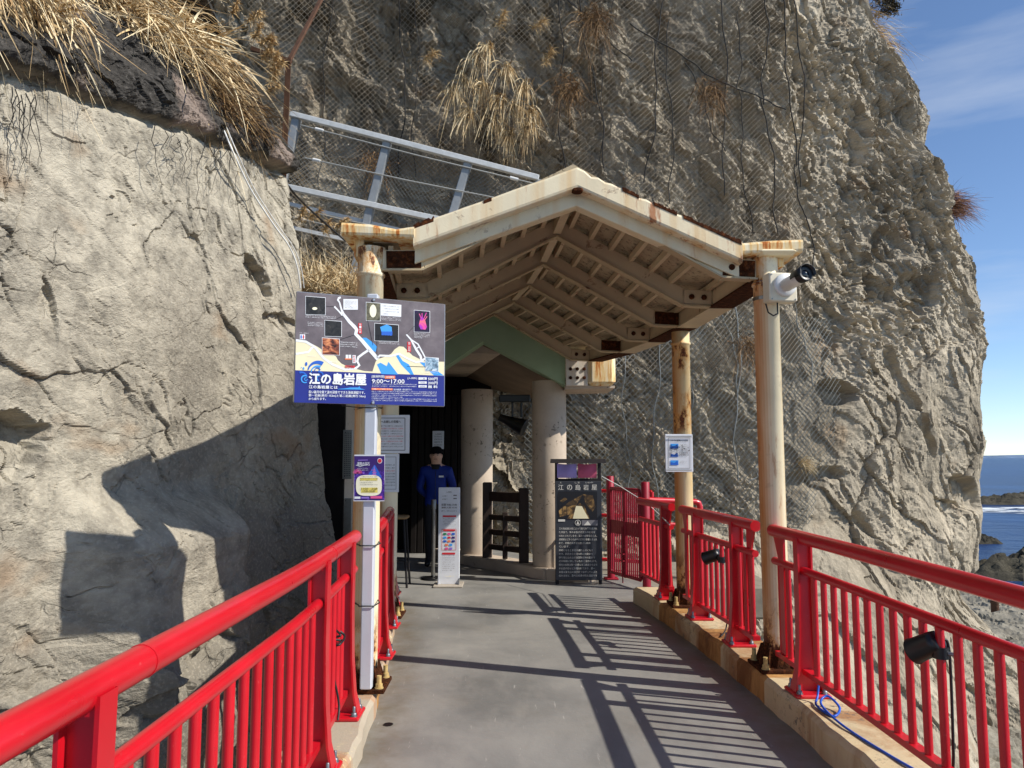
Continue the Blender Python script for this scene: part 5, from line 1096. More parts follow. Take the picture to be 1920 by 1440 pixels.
# ================================================================== the attendant
def attendant():
    f = pg(813, 1058); base = Vector((f.x, 10.75, 0)); base.x = at_y(818, 900, 10.75).x
    t = thing('person', 'attendant in a blue jacket, dark trousers and black knit cap, hands behind the back', 'person', tuple(base))
    def skin(name, verts, edges, mats, pick, root=0, sub=2):
        me = bpy.data.meshes.new(name); me.from_pydata([v[:3] for v in verts], edges, []); o = link_mesh(name, me, t)
        sm = o.modifiers.new('skin', 'SKIN'); sm.use_smooth_shade = True; o.modifiers.new('sub', 'SUBSURF').levels = sub; o.modifiers['sub'].render_levels = sub
        for i, v in enumerate(verts):
            sv_ = me.skin_vertices[0].data[i]; r = v[3]; sv_.radius = (r, r) if not isinstance(r, tuple) else r; sv_.use_root = (i == root)
        dg = bpy.context.evaluated_depsgraph_get(); m2 = bpy.data.meshes.new_from_object(o.evaluated_get(dg)); bpy.data.objects.remove(o)
        for m_ in mats: m2.materials.append(m_)
        for p in m2.polygons: p.material_index = pick(p.center); p.use_smooth = True
        return link_mesh(name, m2, t)
    M_SKIN = plain('skin', srgb(214, 168, 140), .55, 0, .3, .06, 30); M_TR = plain('dark_trousers', srgb(24, 24, 30), .8); M_JK = plain('blue_jacket', srgb(14, 40, 122), .6, 0, .3, .15, 8, .2); M_SHOE = plain('black_shoes', srgb(16, 16, 18), .4); M_CAP = plain('black_knit', srgb(15, 15, 17), .95, 0, .1, .2, 120, .5)
    V = [(0, 0, .92, (.15, .11)), (0, 0, 1.08, (.155, .115)), (0, -.005, 1.24, (.17, .12)), (0, .0, 1.39, (.17, .11)), (0, -.01, 1.47, (.08, .08)), (0, -.022, 1.51, .078), (0, -.033, 1.565, (.094, .112)), (0, -.028, 1.655, (.092, .112)),
         (-.09, 0, .86, .098), (-.095, -.015, .48, .068), (-.10, .01, .10, .05), (-.115, -.13, .04, .042), (.09, 0, .86, .098), (.095, -.01, .48, .068), (.10, .015, .10, .05), (.12, -.125, .04, .042),
         (-.175, 0, 1.375, .085), (-.255, .06, 1.12, .058), (-.10, .17, .98, .045), (.175, 0, 1.375, .085), (.25, .06, 1.12, .058), (.10, .175, .98, .045), (-.03, .19, .95, .036), (.03, .20, .94, .036)]
    E_ = [(0, 1), (1, 2), (2, 3), (3, 4), (4, 5), (5, 6), (6, 7), (0, 8), (8, 9), (9, 10), (10, 11), (0, 12), (12, 13), (13, 14), (14, 15), (3, 16), (16, 17), (17, 18), (3, 19), (19, 20), (20, 21), (18, 22), (21, 23)]
    def pick(c):
        if c.z > 1.455: return 0
        if c.y > .15 and abs(c.x) < .075 and c.z < 1.02: return 0
        if c.z > .90 or (abs(c.x) > .2): return 1
        return 2 if c.z > .085 else 3
    body = skin('body', V, E_, [M_SKIN, M_JK, M_TR, M_SHOE], pick)
    for s_ in (-1, 1):      # hands clasped behind the back: five fingers each
        for k, (dx, ln) in enumerate(((-.025, .062), (-.009, .07), (.007, .066), (.022, .052))):
            MB().tube([base + Vector((s_ * .03 + dx, .205, .935)), base + Vector((s_ * .02 + dx - s_ * .012, .228, .915)), base + Vector((s_ * .01 + dx - s_ * .03, .222, .935 - ln))], [.0095, .009, .007], 8).build('finger', M_SKIN, t)
        MB().tube([base + Vector((s_ * .055, .20, .95)), base + Vector((s_ * .068, .222, .925)), base + Vector((s_ * .055, .232, .90))], [.011, .010, .008], 8).build('thumb', M_SKIN, t)
    hd = base + Vector((0, -.046, 1.60))
    # face
    mb = MB(); mb.lathe(hd + Vector((0, -.082, -.018)), [(.006, .012), (.011, .006), (.016, -.012), (.0, -.02)], 10); mb.build('nose', M_SKIN, t)
    for s_ in (-1, 1):
        MB().lathe(hd + Vector((s_ * .03, -.079, .006)), [(.0, -.006), (.011, -.002), (.011, .002), (.0, .005)], 10).build('eye', plain('eye_dark', srgb(30, 24, 22), .3), t)
        MB().tube([hd + Vector((s_ * .014, -.086, .022)), hd + Vector((s_ * .03, -.088, .026)), hd + Vector((s_ * .046, -.078, .022))], .004, 6).build('eyebrow', M_CAP, t)
        MB().lathe(hd + Vector((s_ * .079, .0, -.01)), [(.0, -.03), (.012, -.018), (.016, .005), (.012, .026), (.0, .032)], 10).build('ear', M_SKIN, t)
    MB().tube([hd + Vector((-.024, -.078, -.052)), hd + Vector((0, -.086, -.05)), hd + Vector((.024, -.078, -.052))], .0055, 6).build('mouth', plain('lips', srgb(146, 88, 78), .5), t)
    n = 20; mb = MB(); mb.lathe(hd + Vector((0, .022, .042)), [(.086, -.014), (.091, -.008), (.092, .016), (.088, .02), (.087, .035), (.078, .062), (.056, .084), (.028, .094), (.0, .097)], n); mb.build('knit_cap', M_CAP, t)
    MB().lathe(base + Vector((0, -.012, 1.39)), [(.092, .01), (.092, .05), (.082, .085), (.066, .08)], 20).build('collar', plain('black_collar', srgb(14, 14, 16), .8), t)
    MB().tube([base + Vector((0, -.075, 1.42)), base + Vector((0, -.13, 1.28)), base + Vector((0, -.128, .94))], .004, 6).build('zip', M_BLACK, t)
    MB().box(base + Vector((.085, -.128, 1.30)), (.07, .004, .025)).build('chest_logo', I_WHITE, t)
attendant()
for o_p in [o for o in bpy.data.objects if o.name == 'person']: o_p.scale = (.955, .955, .955)

# ================================================================== security camera on the front right column
x, y = COLS['rf']; q = at_y(1462, 541, 4.93)
cc = thing('security_camera', 'white security camera with black hood on a box strapped to the column', 'camera', (q.x, q.y, q.z)); M_CAMW = plain('camera_white', srgb(226, 226, 222), .35, 0, .5, .04); M_BOXC = plain('ivory_box', srgb(222, 212, 186), .45, 0, .5, .05); M_LENS = plain('lens_glass', srgb(8, 10, 18), .06, 0, .8)
rz = Matrix.Rotation(R(8), 3, 'Z'); ax = lambda a, b, c: q + rz @ Vector((a, b, c))
MB().bbox(ax(0, 0, 0), (.19, .10, .19), .008, rz).build('junction_box', M_BOXC, cc)
for sx in (-1, 1):
    for sz in (-1, 1): MB().lathe(ax(sx * .08, -.05, sz * .08), [(.005, 0), (.005, .003)], 8, axis=rz @ Vector((0, -1, 0))).build('screw', M_STEEL, cc)
MB().lathe(ax(.01, -.05, .012), [(.075, 0), (.075, .014), (.07, .02), (.03, .022)], 28, axis=rz @ Vector((0, -1, 0))).build('mount_ring', M_CAMW, cc)
cd_ = (at_y(1512, 527, 4.55) - ax(.01, -.07, .02)).normalized(); c0 = ax(.01, -.07, .02)
MB().lathe(c0, [(.034, 0), (.036, .05), (.028, .07)], 20, axis=cd_).build('arm_joint', M_CAMW, cc)
bd = (at_y(1520, 524, 4.62) - c0); bd.z = .035; bd.normalize(); c1_ = c0 + cd_ * .07
MB().lathe(c1_ - bd * .05, [(.0, 0), (.042, .004), (.044, .16)], 24, axis=bd).build('body', M_CAMW, cc)
fx0 = c1_ + bd * .11
MB().lathe(fx0, [(.046, 0), (.047, .05), (.042, .052), (.03, .046), (.0, .045)], 24, axis=bd).build('lens_housing', M_BLACK, cc); MB().lathe(fx0 + bd * .046, [(.026, 0), (.018, .005), (0, .007)], 20, axis=bd).build('lens', M_LENS, cc)
up_ = Vector((0, 0, 1)); sd = bd.cross(up_).normalized(); uu = sd.cross(bd); mb = MB(); vs = []; n = 14
for k in range(n + 1):
    a = R(-10 + 200 * k / n)
    for (o, r) in ((-.04, .05), (.075, .054), (.075, .057), (-.04, .053)): vs.append(fx0 + bd * o + (sd * math.cos(a) + uu * math.sin(a)) * r)
mb.add(vs, [(i * 4 + j, i * 4 + (j + 1) % 4, i * 4 + 4 + (j + 1) % 4, i * 4 + 4 + j) for i in range(n) for j in range(4)], True); mb.build('hood', M_BLACK, cc)
MB().tube([ax(-.02, -.0, -.095), ax(-.02, -.0, -.12), ax(-.03, -.02, -.17), ax(-.06, -.02, -.185), ax(-.085, -.0, -.16), ax(-.09, .02, -.10)], .005, 8).build('cable', M_CABLE, cc)
for dz in (.055, -.045):
    pts = [(x + (CR + .004) * math.cos(R(a)), y + (CR + .004) * math.sin(R(a)), q.z + dz) for a in range(0, 361, 20)]; mb = MB()
    for i in range(len(pts) - 1): mb.beam(pts[i], pts[i + 1], .004, .022)
    mb.build('strap', M_STEEL, cc)

# ================================================================== floodlights clamped to the railings, cables
def floodlight(label, px, py, X, aim, barx):
    d = ray(px, py); t_ = X / d.x; c = Vector((X, d.y * t_, EYE + d.z * t_)); a = Vector(aim).normalized()
    t = thing('floodlight', label, 'floodlight', tuple(c), 'floodlights clamped to the railings')
    MB().lathe(c - a * .07, [(.0, 0), (.042, .004), (.046, .03), (.05, .125), (.053, .13), (.046, .135), (.042, .12), (.0, .118)], 22, axis=a).build('housing', M_BLACK, t)
    MB().lathe(c + a * .05, [(.041, 0), (.02, .006), (0, .008)], 20, axis=a).build('lens', plain('frosted_lens', srgb(190, 184, 168), .3), t)
    bx = Vector((barx, c.y - .085 if a.y > 0 else c.y + .0, c.z)); k = round((c.y - .1) / .125) * .125; bx = Vector((barx, k, c.z - .01))
    MB().beam(c - a * .03, bx + Vector((0, .02, 0)), .02, .045, bev=.003).build('yoke', M_BLACK, t)
    MB().lathe(bx + Vector((0, 0, -.022)), [(.03, 0), (.03, .044)], 16).build('clamp', M_BLACK, t); MB().lathe(bx + Vector((.02, -.02, 0)), [(.008, 0), (.008, .03)], 8, axis=(.6, -.7, 0)).build('clamp_bolt', M_BOLT, t)
    return t, bx
fl, bx1 = floodlight('larger black floodlight clamped to the right railing in front, above the blue cable', 1735, 1212, float(rk(3.1)) + .10, (-.35, .7, -.45), float(rk(3.0)) + .13)
fl2, bx2 = floodlight('black floodlight on the middle railing between the cream columns', 1334, 1043, float(rk(6.1)) + .09, (-.6, .5, -.3), float(rk(6.0)) + .13)
M_BLUECABLE = plain('blue_cable', srgb(30, 84, 190), .4)
kx = lambda y: float(rk(y))
cab = [(kx(4.35) + .15, 4.40, .30), (kx(4.3) + .12, 4.36, .20), (kx(4.2) + .08, 4.28, .172), (kx(4.1) + .10, 4.12, .168), (kx(4.2) + .17, 4.2, .185), (kx(4.3) + .15, 4.3, .215), (kx(4.25) + .09, 4.24, .19), (kx(4.0) + .09, 3.98, .168), (kx(3.6) + .13, 3.6, .168), (kx(3.3) + .20, 3.25, .168), (kx(3.0) + .27, 2.9, .168), (kx(2.6) + .30, 2.5, .168)]
base_build('cable', MB().tube([tuple(v) for v in np.stack([crom(np.array(cab)[:, k], np.linspace(0, len(cab) - 1.001, 110)) for k in range(3)], 1)], .0065, 8), M_BLUECABLE, 'blue cable coiled at the railing foot and trailing along the right kerb', 'cable', cab[0])
def tubec(pts, n, r, k=6): return MB().tube([tuple(v) for v in np.stack([crom(np.array(pts)[:, j], np.linspace(0, len(pts) - 1.001, n)) for j in range(3)], 1)], r, k)
base_build('cable', tubec([(bx1.x + .01, bx1.y, bx1.z + .05), (bx1.x + .035, bx1.y, bx1.z), (bx1.x + .03, bx1.y, .35), (bx1.x + .05, bx1.y + .05, .2), (bx1.x + .08, bx1.y - .1, .172), (bx1.x + .1, bx1.y - .5, .17)], 40, .0055), M_CABLE, 'black cable running down from the larger floodlight', 'cable', (bx1.x, bx1.y, .17), 'black lamp cables')
base_build('cable', tubec([(bx2.x + .01, bx2.y, bx2.z + .1), (bx2.x + .035, bx2.y + .01, bx2.z), (bx2.x + .03, bx2.y, .35), (bx2.x + .03, bx2.y + .04, .2), (bx2.x - .05, bx2.y - .1, .168)], 40, .0055), M_CABLE, 'black cable hanging from the floodlight between the cream columns', 'cable', (bx2.x, bx2.y, .17), 'black lamp cables')
xl_ = float(lk(3.9)) - .13
base_build('cable_knot', tubec([(xl_ + .03, 3.98, .58), (xl_ - .03, 3.95, .6), (xl_ + .03, 3.92, .62), (xl_ - .02, 3.99, .64), (xl_ + .03, 4.01, .6), (xl_ + .03, 3.9, .58), (xl_ - .03, 3.93, .55), (xl_ + .02, 3.95, .3), (xl_ + .03, 3.9, .22)], 60, .006), M_CABLE, 'knot of black cable on the left railing bars', 'cable', (xl_, 3.95, .22))

# ================================================================== rockfall barrier above the hall, rusty post, cables on the rock
M_GALV = plain('galvanised_steel', srgb(206, 208, 206), .5, .0, .5, .12, 12); M_GALVD = plain('galvanised_steel_web', srgb(150, 154, 156), .55, .15, .5, .12, 12)
YB = 10.3; B = lambda px, py, dy=0: at_y(px, py, YB) + Vector((0, dy, 0))
rb_ = thing('rockfall_barrier', 'galvanised steel rockfall barrier frame with wire ropes above the canopy', 'barrier', tuple(B(690, 440)))
MB().beam(B(545, 214), B(1010, 334), .08, .075, bev=.006).build('top_beam', M_GALV, rb_)
MB().beam(B(530, 349), B(880, 424), .08, .075, bev=.006).build('middle_beam', M_GALV, rb_); MB().beam(B(530, 376, .1), B(800, 440, .1), .05, .05).build('lower_rail', M_GALV, rb_); MB().beam(B(530, 420, .1), B(800, 480, .1), .05, .05).build('lower_rail', M_GALV, rb_)
for (a, b) in (((555, 220), (526, 345)), ((726, 262), (684, 425)), ((878, 302), (842, 420)), ((1012, 336), (985, 430))):
    d_ = (B(*b) - B(*a)).normalized(); e = B(*b) + d_ * .9
    mb = MB().beam(B(*a), e, .09, .012, up=(0, 1, 0)); mb.beam(B(*a) + Vector((.05, .05, 0)), e + Vector((.05, .05, 0)), .012, .10, up=(0, 1, 0)); mb.beam(B(*a) + Vector((-.05, .05, 0)), e + Vector((-.05, .05, 0)), .012, .10, up=(0, 1, 0)); mb.build('upright', M_GALVD, rb_)
M_WROPE = plain('wire_rope', srgb(176, 176, 170), .5, .4)
for (a, b, s0) in (((566, 236), (1000, 345), .06), ((572, 297), (960, 378), .04), ((560, 392), (720, 428), .1), ((550, 408), (700, 440), .1)):
    MB().tube([B(*a, -.02), B((a[0] + b[0]) / 2, (a[1] + b[1]) / 2 + 2, -.02), B(*b, -.02)], .010, 6).build('wire_rope', M_WROPE, rb_)
    q0, q1 = B(*a, -.02), B(*b, -.02); MB().tube([q0.lerp(q1, s0), q0.lerp(q1, s0 + .035)], .024, 8).build('sleeve', M_CAMW, rb_)
    if s0 == .06: MB().tube([q0.lerp(q1, .90), q0.lerp(q1, .935)], .024, 8).build('sleeve', M_CAMW, rb_)
M_RUSTST = plain('rusted_steel', srgb(86, 60, 44), .85, .0, .3, .3, 14, .4)
rpY = 7.7; RP = lambda px, py, Y=rpY: at_y(px, py, Y)
rp2 = thing('rusty_post', 'rusty steel angle post with a slanting brace at the end of the grassy ledge', 'post', tuple(RP(531, 330)))
MB().beam(RP(531, 345), RP(541, 108), .055, .012, up=(0, 1, 0)).beam(RP(527, 345), RP(537, 108) + Vector((0, .03, 0)), .012, .055, up=(0, 1, 0)).build('post', M_RUSTST, rp2)
MB().beam(RP(542, 114), RP(612, -20, 8.6), .04, .03).build('brace', M_RUSTST, rp2); MB().beam(RP(472, 92), RP(546, 116), .05, .04).build('arm', M_RUSTST, rp2)
W = lambda px, py, o=.13: wall_hit(px, py, o)
for k, (dx, r, mt, lb) in enumerate(((0, .008, M_CAMW, 'white conduit draped down the pale rock wall, outer of the two'), (7, .006, M_CORD, 'thin white conduit on the pale rock wall, beside the thicker one'))):
    pts = [W(418 + dx, 240, .05), W(437 + dx, 285, .16), W(470 + dx, 355, .14), W(512 + dx, 420, .14), W(542 + dx, 462, .15), W(557 + dx, 500, .15), W(563 + dx, 540, .12)]
    base_build('conduit', tubec(pts, 40, r, 8), mt, lb, 'conduit', tuple(pts[-1]))
pts = [RP(530, 335), RP(560, 372, 8.4), RP(600, 410, 9.4), RP(648, 452, 9.8)]
base_build('rope', tubec(pts, 24, .012), M_CABLE, 'dark rope slanting from the rusty post down behind the canopy', 'rope', tuple(pts[-1]))
# wooden stake on the rock platform
q = at_z(1866, 1148, -3.7)
base_build('stake', MB().lathe(tuple(q + Vector((0, 0, -.3))), [(.13, 0), (.12, .9), (.13, .95), (.05, 1.0)], 12).lathe(tuple(q + Vector((0, 0, .3))), [(.14, 0), (.14, .06)], 12), M_RUSTST, 'short brown stake standing on the rock platform by the sea', 'stake', tuple(q + Vector((0, 0, -.3))))
# drain hole in the deck
q = at_z(728, 1358, .003)
base_build('drain', MB().lathe((q.x, q.y, -.004), [(.028, .008), (.024, .0095), (.018, .008), (.0, .0075)], 18), M_BLACK, 'small dark drain hole in the deck near the left kerb', 'drain', tuple(q))
# ================================================================== rockfall nets on the cliff
tt = np.linspace(.5, 6.6, 900); bx_, by_, _, _ = cliff_base(tt[None, :], np.full((1, 900), 3.0)); aa = np.concatenate([[0], np.cumsum(np.hypot(np.diff(bx_[0]), np.diff(by_[0])))])
t_full = np.concatenate([np.linspace(.5, 6, 620)[:-1], np.linspace(6, 8, 150)]); fx_, fy_, _, _ = cliff_base(t_full[None, :], np.full((1, len(t_full)), 3.0)); a_full = np.concatenate([[0], np.cumsum(np.hypot(np.diff(fx_[0]), np.diff(fy_[0])))])
def a_of_x(x): return np.interp(x, bx_[0], aa)
def net_surface(x0, x1, z0, z1, step, seed, gap=.07, fold=.06):
    A1 = np.arange(a_of_x(x0), a_of_x(x1), step); Z1 = np.arange(z0, z1, step); A, Z = np.meshgrid(A1, Z1); T = np.interp(A, aa, tt)
    x, y, nx, ny = cliff_base(T, Z); Ac = np.interp(T, t_full, a_full); D = cliff_relief(Ac, x, Z) * (1 - .5 * smooth01(5.6, 6.8, T)) + apron(x, Z)
    for r in (1, 2, 3):       # the net rides on the high spots
        P = np.pad(D, r, mode='edge'); D = np.maximum.reduce([P[r + i:P.shape[0] - r + i, r + j:P.shape[1] - r + j] for i in (-r, 0, r) for j in (-r, 0, r)])
    for _ in range(6):
        P = np.pad(D, 2, mode='edge'); D = sum(P[2 + i:P.shape[0] - 2 + i, 2 + j:P.shape[1] - 2 + j] for i in (-2, 0, 2) for j in (-2, 0, 2)) / 9
    D = D + gap + fold * np.clip(perlin(A * 1.6, Z * .12, seed=seed), 0, 1) * 1.6 + .02 * perlin(A * 3, Z * 3, seed=seed + 1)
    return x + nx * D, y + ny * D, Z
def net(name, label, x0, x1, z0, z1, step, rad, mat, keep, seed, ropes, rope_mat, hr=()):
    X, Y, Z = net_surface(x0, x1, z0, z1, step, seed); nv, nu = X.shape; P = np.stack([X, Y, Z], -1)
    ok = keep(X, Z)
    I, J = np.meshgrid(np.arange(nv - 1), np.arange(nu - 1), indexing='ij'); even = (I + J) % 2 == 0
    A = np.where(even[..., None], P[:-1, :-1], P[:-1, 1:]); Bp = np.where(even[..., None], P[1:, 1:], P[1:, :-1])
    k = ok[:-1, :-1] & ok[1:, 1:]; A, Bp = A[k], Bp[k]
    c = P[0, nu // 2]; t = thing(name, label, 'net', tuple(float(v) for v in (X[0, nu // 2], Y[0, nu // 2], Z[0, nu // 2])), 'rockfall nets on the cliff'); off = np.array(t.location)
    o = link_mesh('mesh', wires_mesh('mesh', A - off, Bp - off, rad, mat), t); o['kind'] = 'stuff'
    for (xa, za, xb, zb, rr) in ropes:      # ropes laid over the net
        n = 40; pts = []; ph = (xa * 7.3) % 6
        for i in range(n):
            f = i / (n - 1); xx = xa + (xb - xa) * f + .07 * math.sin(f * 7 + ph) + .02 * math.sin(f * 23 + ph); zz = za + (zb - za) * f
            r_ = np.argmin(np.abs(Z[:, 0] - zz)); c_ = np.argmin(np.abs(X[r_] - xx)); pts.append((xx, float(Y[r_, c_]) - .03, zz))
        MB().tube(pts, rr, 6).build('rope', rope_mat, t)
    return t
M_NET = plain('weathered_net_wire', srgb(144, 134, 118), .75, .0, .3, .3, 1.2); M_NET2 = plain('galvanised_net_wire', srgb(128, 132, 130), .55, .3, .4, .25, 1.2); M_ROPE = plain('dark_net_rope', srgb(38, 36, 34), .85)
NR = random.Random(4)
YN = 13.3; nx_ = lambda px, py, Y=YN: (at_y(px, py, Y).x, at_y(px, py, Y).z)
def rp(*pp): return [(*nx_(a, b, 13.2 if a < 1300 else 13.9), *nx_(c, d, 13.2 if c < 1300 else 13.9), r) for a, b, c, d, r in pp]
ropes = rp((757, -40, 752, 330, .010), (778, -40, 782, 330, .008), (640, -40, 600, 360, .008), (1040, -40, 1062, 330, .012), (1085, -40, 1135, 320, .012), (1255, -40, 1210, 340, .012), (1262, 20, 1260, 380, .010), (1345, -40, 1352, 380, .012), (1297, 100, 1350, 300, .010), (1430, -40, 1432, 200, .012), (1432, 190, 1462, 440, .012), (1390, -40, 1372, 180, .009), (1376, 180, 1400, 440, .010), (1460, 0, 1500, 300, .012), (1500, 300, 1545, 510, .012), (1500, -40, 1518, 340, .012), (900, -40, 905, 60, .008), (1190, 40, 1345, 166, .012), (1345, 166, 1478, 206, .012), (1030, -20, 1190, 110, .010), (980, -40, 1080, 20, .010), (560, -40, 640, 60, .008), (1150, -40, 1120, 300, .008))
zc = lambda py, Y=13.4: at_y(1200, py, Y).z
net('rockfall_net', 'brown weathered rockfall net hanging over the upper cliff', -4.6, 5.95, 3.0, 12.6, .05, .0052, M_NET, lambda X, Z: X < 5.25 + .09 * np.clip(9 - Z, -3, 9) + .05 * np.sin(Z * 3), 201, ropes, M_ROPE)
rl = rp((1228, 600, 1235, 960, .010), (1296, 640, 1290, 900, .010), (1372, 560, 1378, 900, .012), (1340, 540, 1378, 740, .009), (1500, 540, 1536, 720, .010), (1430, 860, 1400, 905, .010), (1170, 640, 1176, 940, .008))
net('rockfall_net', 'silvery grey rockfall net bulging over the lower cliff behind the columns', .2, 6.6, .3, 4.15, .052, .0062, M_NET2, lambda X, Z: (X < 6.15 - .22 * np.clip(2.6 - Z, 0, 9) ** 1.5 + .04 * np.sin(Z * 5)), 211, rl, M_NET2)
# chain-link fence panel in the barrier
a0, a1 = B(548, 218, .06), B(1006, 338, .06); b0 = B(526, 350, .06); n1_, n2_ = 110, 34
U, V = np.meshgrid(np.linspace(0, 1, n1_), np.linspace(0, 1, n2_)); P0 = np.array(a0)[None, None]; P = P0 + U[..., None] * (np.array(a1) - np.array(a0)) + V[..., None] * (np.array(b0) - np.array(a0)) * 1.0
I, J = np.meshgrid(np.arange(n2_ - 1), np.arange(n1_ - 1), indexing='ij'); ev = (I + J) % 2 == 0
A_ = np.where(ev[..., None], P[:-1, :-1], P[:-1, 1:]).reshape(-1, 3); B_ = np.where(ev[..., None], P[1:, 1:], P[1:, :-1]).reshape(-1, 3); off = np.array(rb_.location)
o = link_mesh('wire_mesh', wires_mesh('wire_mesh', A_ - off, B_ - off, .0035, M_NET2), rb_); o['kind'] = 'stuff'

# ================================================================== dry grass
def blades_mesh(name, base, direc, length, droop, width, mat, seed=0, seg=6, curl=.25, off=(0, 0, 0)):
    """base (n,3), direc (n,3) unit; every blade a tapered bent strip"""
    rng = np.random.default_rng(seed); n = len(base); t = np.linspace(0, 1, seg + 1)[None, :, None]
    side = np.cross(direc, rng.normal(size=(n, 3))); side /= np.linalg.norm(side, axis=1, keepdims=True) + 1e-9
    bend = rng.normal(size=(n, 3)) * curl
    L = length[:, None, None]; c = base[:, None] + direc[:, None] * t * L + bend[:, None] * (t ** 2) * L * .6 + np.array([0, 0, -1.])[None, None] * (t ** 2) * droop[:, None, None] * L
    w_ = width[:, None, None] * np.clip(1.15 - t, .12, 1) * .5
    tw = np.cross(np.gradient(c, axis=1), side[:, None]); tw /= np.linalg.norm(tw, axis=2, keepdims=True) + 1e-9
    sd_ = side[:, None] * np.cos(t * 2.2) + tw * np.sin(t * 2.2)
    v = np.stack([c - sd_ * w_, c + sd_ * w_], 2).reshape(-1, 3) - np.array(off)
    k = 2 * (seg + 1); b = (np.arange(n) * k)[:, None] + (np.arange(seg) * 2)[None]; q = np.stack([b, b + 1, b + 3, b + 2], -1).reshape(-1, 4)
    me = bpy.data.meshes.new(name); me.vertices.add(len(v)); me.vertices.foreach_set('co', v.astype(np.float32).ravel()); me.loops.add(q.size); me.loops.foreach_set('vertex_index', q.ravel().astype(np.int32)); me.polygons.add(len(q)); me.polygons.foreach_set('loop_start', np.arange(0, q.size, 4, dtype=np.int32)); me.update(calc_edges=True)
    at = me.attributes.new('tone', 'FLOAT', 'POINT'); at.data.foreach_set('value', np.repeat(rng.random(n), k).astype(np.float32)); me.materials.append(mat); return me
def straw(name, a, b, c):
    m = Mat(name, .7, 0, .25); m.color(m.ramp(m.attr('tone'), [(.0, a), (.5, b), (1.0, c)])); m.b.inputs['Subsurface Weight'].default_value = 0; return m.m
M_STRAW = straw('dry_straw', srgb(156, 126, 86), srgb(216, 190, 144), srgb(240, 224, 186)); M_STEM = straw('dead_stems', srgb(44, 34, 26), srgb(74, 56, 40), srgb(110, 84, 58)); M_PLUME = straw('seed_plume', srgb(166, 132, 88), srgb(190, 160, 112), srgb(214, 188, 142))
def clump(label, bases, dirs, spread, n, ln, droop, wd, seed, stems=0, plumes=(), curl=.25, mat=None, group='dry grass clumps', wild=.38):
    rng = np.random.default_rng(seed); bases = np.array([tuple(b) for b in bases]); dirs = np.array(dirs, float); k = rng.integers(0, len(bases), n)
    base = bases[k] + rng.normal(size=(n, 3)) * spread; d = dirs[k % len(dirs)] + rng.normal(size=(n, 3)) * wild; d /= np.linalg.norm(d, axis=1, keepdims=True)
    L = ln * (.5 + .7 * rng.random(n)); loc = tuple(float(x) for x in bases.mean(0)); t = thing('dry_grass_clump', label, 'grass', loc, group)
    link_mesh('blades', blades_mesh('blades', base, d, L, droop * (.5 + rng.random(n)), wd * (.6 + .8 * rng.random(n)), mat or M_STRAW, seed, 6, curl, loc), t)['kind'] = 'stuff'
    if stems:
        k = rng.integers(0, len(bases), stems); base = bases[k] + rng.normal(size=(stems, 3)) * spread * 1.3; d = dirs[k % len(dirs)] + rng.normal(size=(stems, 3)) * .7; d /= np.linalg.norm(d, axis=1, keepdims=True)
        link_mesh('stems', blades_mesh('stems', base, d, ln * .8 * (.4 + .7 * rng.random(stems)), droop * .8 * (.5 + rng.random(stems)), wd * .55 * np.ones(stems), M_STEM, seed + 1, 5, .5, loc), t)['kind'] = 'stuff'
    for i, (p, s_) in enumerate(plumes):    # feathery seed heads
        m_ = 130; rg = np.random.default_rng(seed + 50 + i); u = rg.random(m_); ax_ = np.array([.35, -.1, .75]) if i % 2 else np.array([.6, 0, .45]); ax_ /= np.linalg.norm(ax_)
        b = np.array(tuple(p)) + ax_ * (u[:, None] - .5) * s_; d = ax_ * .7 + rg.normal(size=(m_, 3)) * .75; d /= np.linalg.norm(d, axis=1, keepdims=True)
        link_mesh('seed_head', blades_mesh('seed_head', b, d, s_ * .42 * np.ones(m_), .5 * np.ones(m_), .012 * np.ones(m_), M_PLUME, seed + i, 3, .4, loc), t)
    return t
lp = ledge_point
gb = [lp(y_, h_) for y_ in np.linspace(3.9, 4.75, 9) for h_ in (4.42, 4.6, 4.8, 5.05)]
clump('dry straw grass hanging over the dark band at the very top left corner', gb, [(.75, -.15, .0), (.6, .1, -.3), (.7, 0, .4)], .10, 2600, .36, 1.0, .015, 301, 500, (), .55, wild=.48)
gb = [lp(y_, h_) for y_ in np.linspace(5.75, 7.1, 12) for h_ in (5.0, 5.25, 5.5, 5.8)]
pl_ = [(at_y(px, py, 7.3), s_) for px, py, s_ in ((475, 30, .16), (483, 58, .16), (498, 76, .16), (505, 90, .17), (500, 104, .15), (515, 112, .16), (518, 124, .17), (512, 145, .15), (510, 166, .14), (440, 14, .14))]
clump('big straw-coloured pampas clump arching over the rock ledge by the rusty post', gb, [(.8, .2, .45), (.75, -.1, .2), (.7, .35, .1)], .11, 3600, .48, .9, .017, 302, 600, pl_, .65, wild=.5)
gb = [lp(y_, h_) for y_ in np.linspace(5.1, 6.2, 10) for h_ in (5.35, 5.7, 6.1, 6.6)]
clump('dense dry grass at the top edge between the two hanging clumps', gb, [(.6, 0, .3), (.8, -.1, .0)], .14, 1500, .45, .6, .014, 303, 1200, (), .7, wild=.6)
gb = [lp(y_, h_) for y_ in np.linspace(6.7, 7.4, 8) for h_ in (4.5, 4.65, 4.8)]
clump('brown withered tufts below the pampas clump on the ledge end', gb, [(.5, .1, -.3), (.5, .3, .3)], .08, 500, .28, .7, .009, 304, 600, (), .5, straw('withered_brown', srgb(76, 56, 36), srgb(122, 94, 60), srgb(166, 134, 88)))
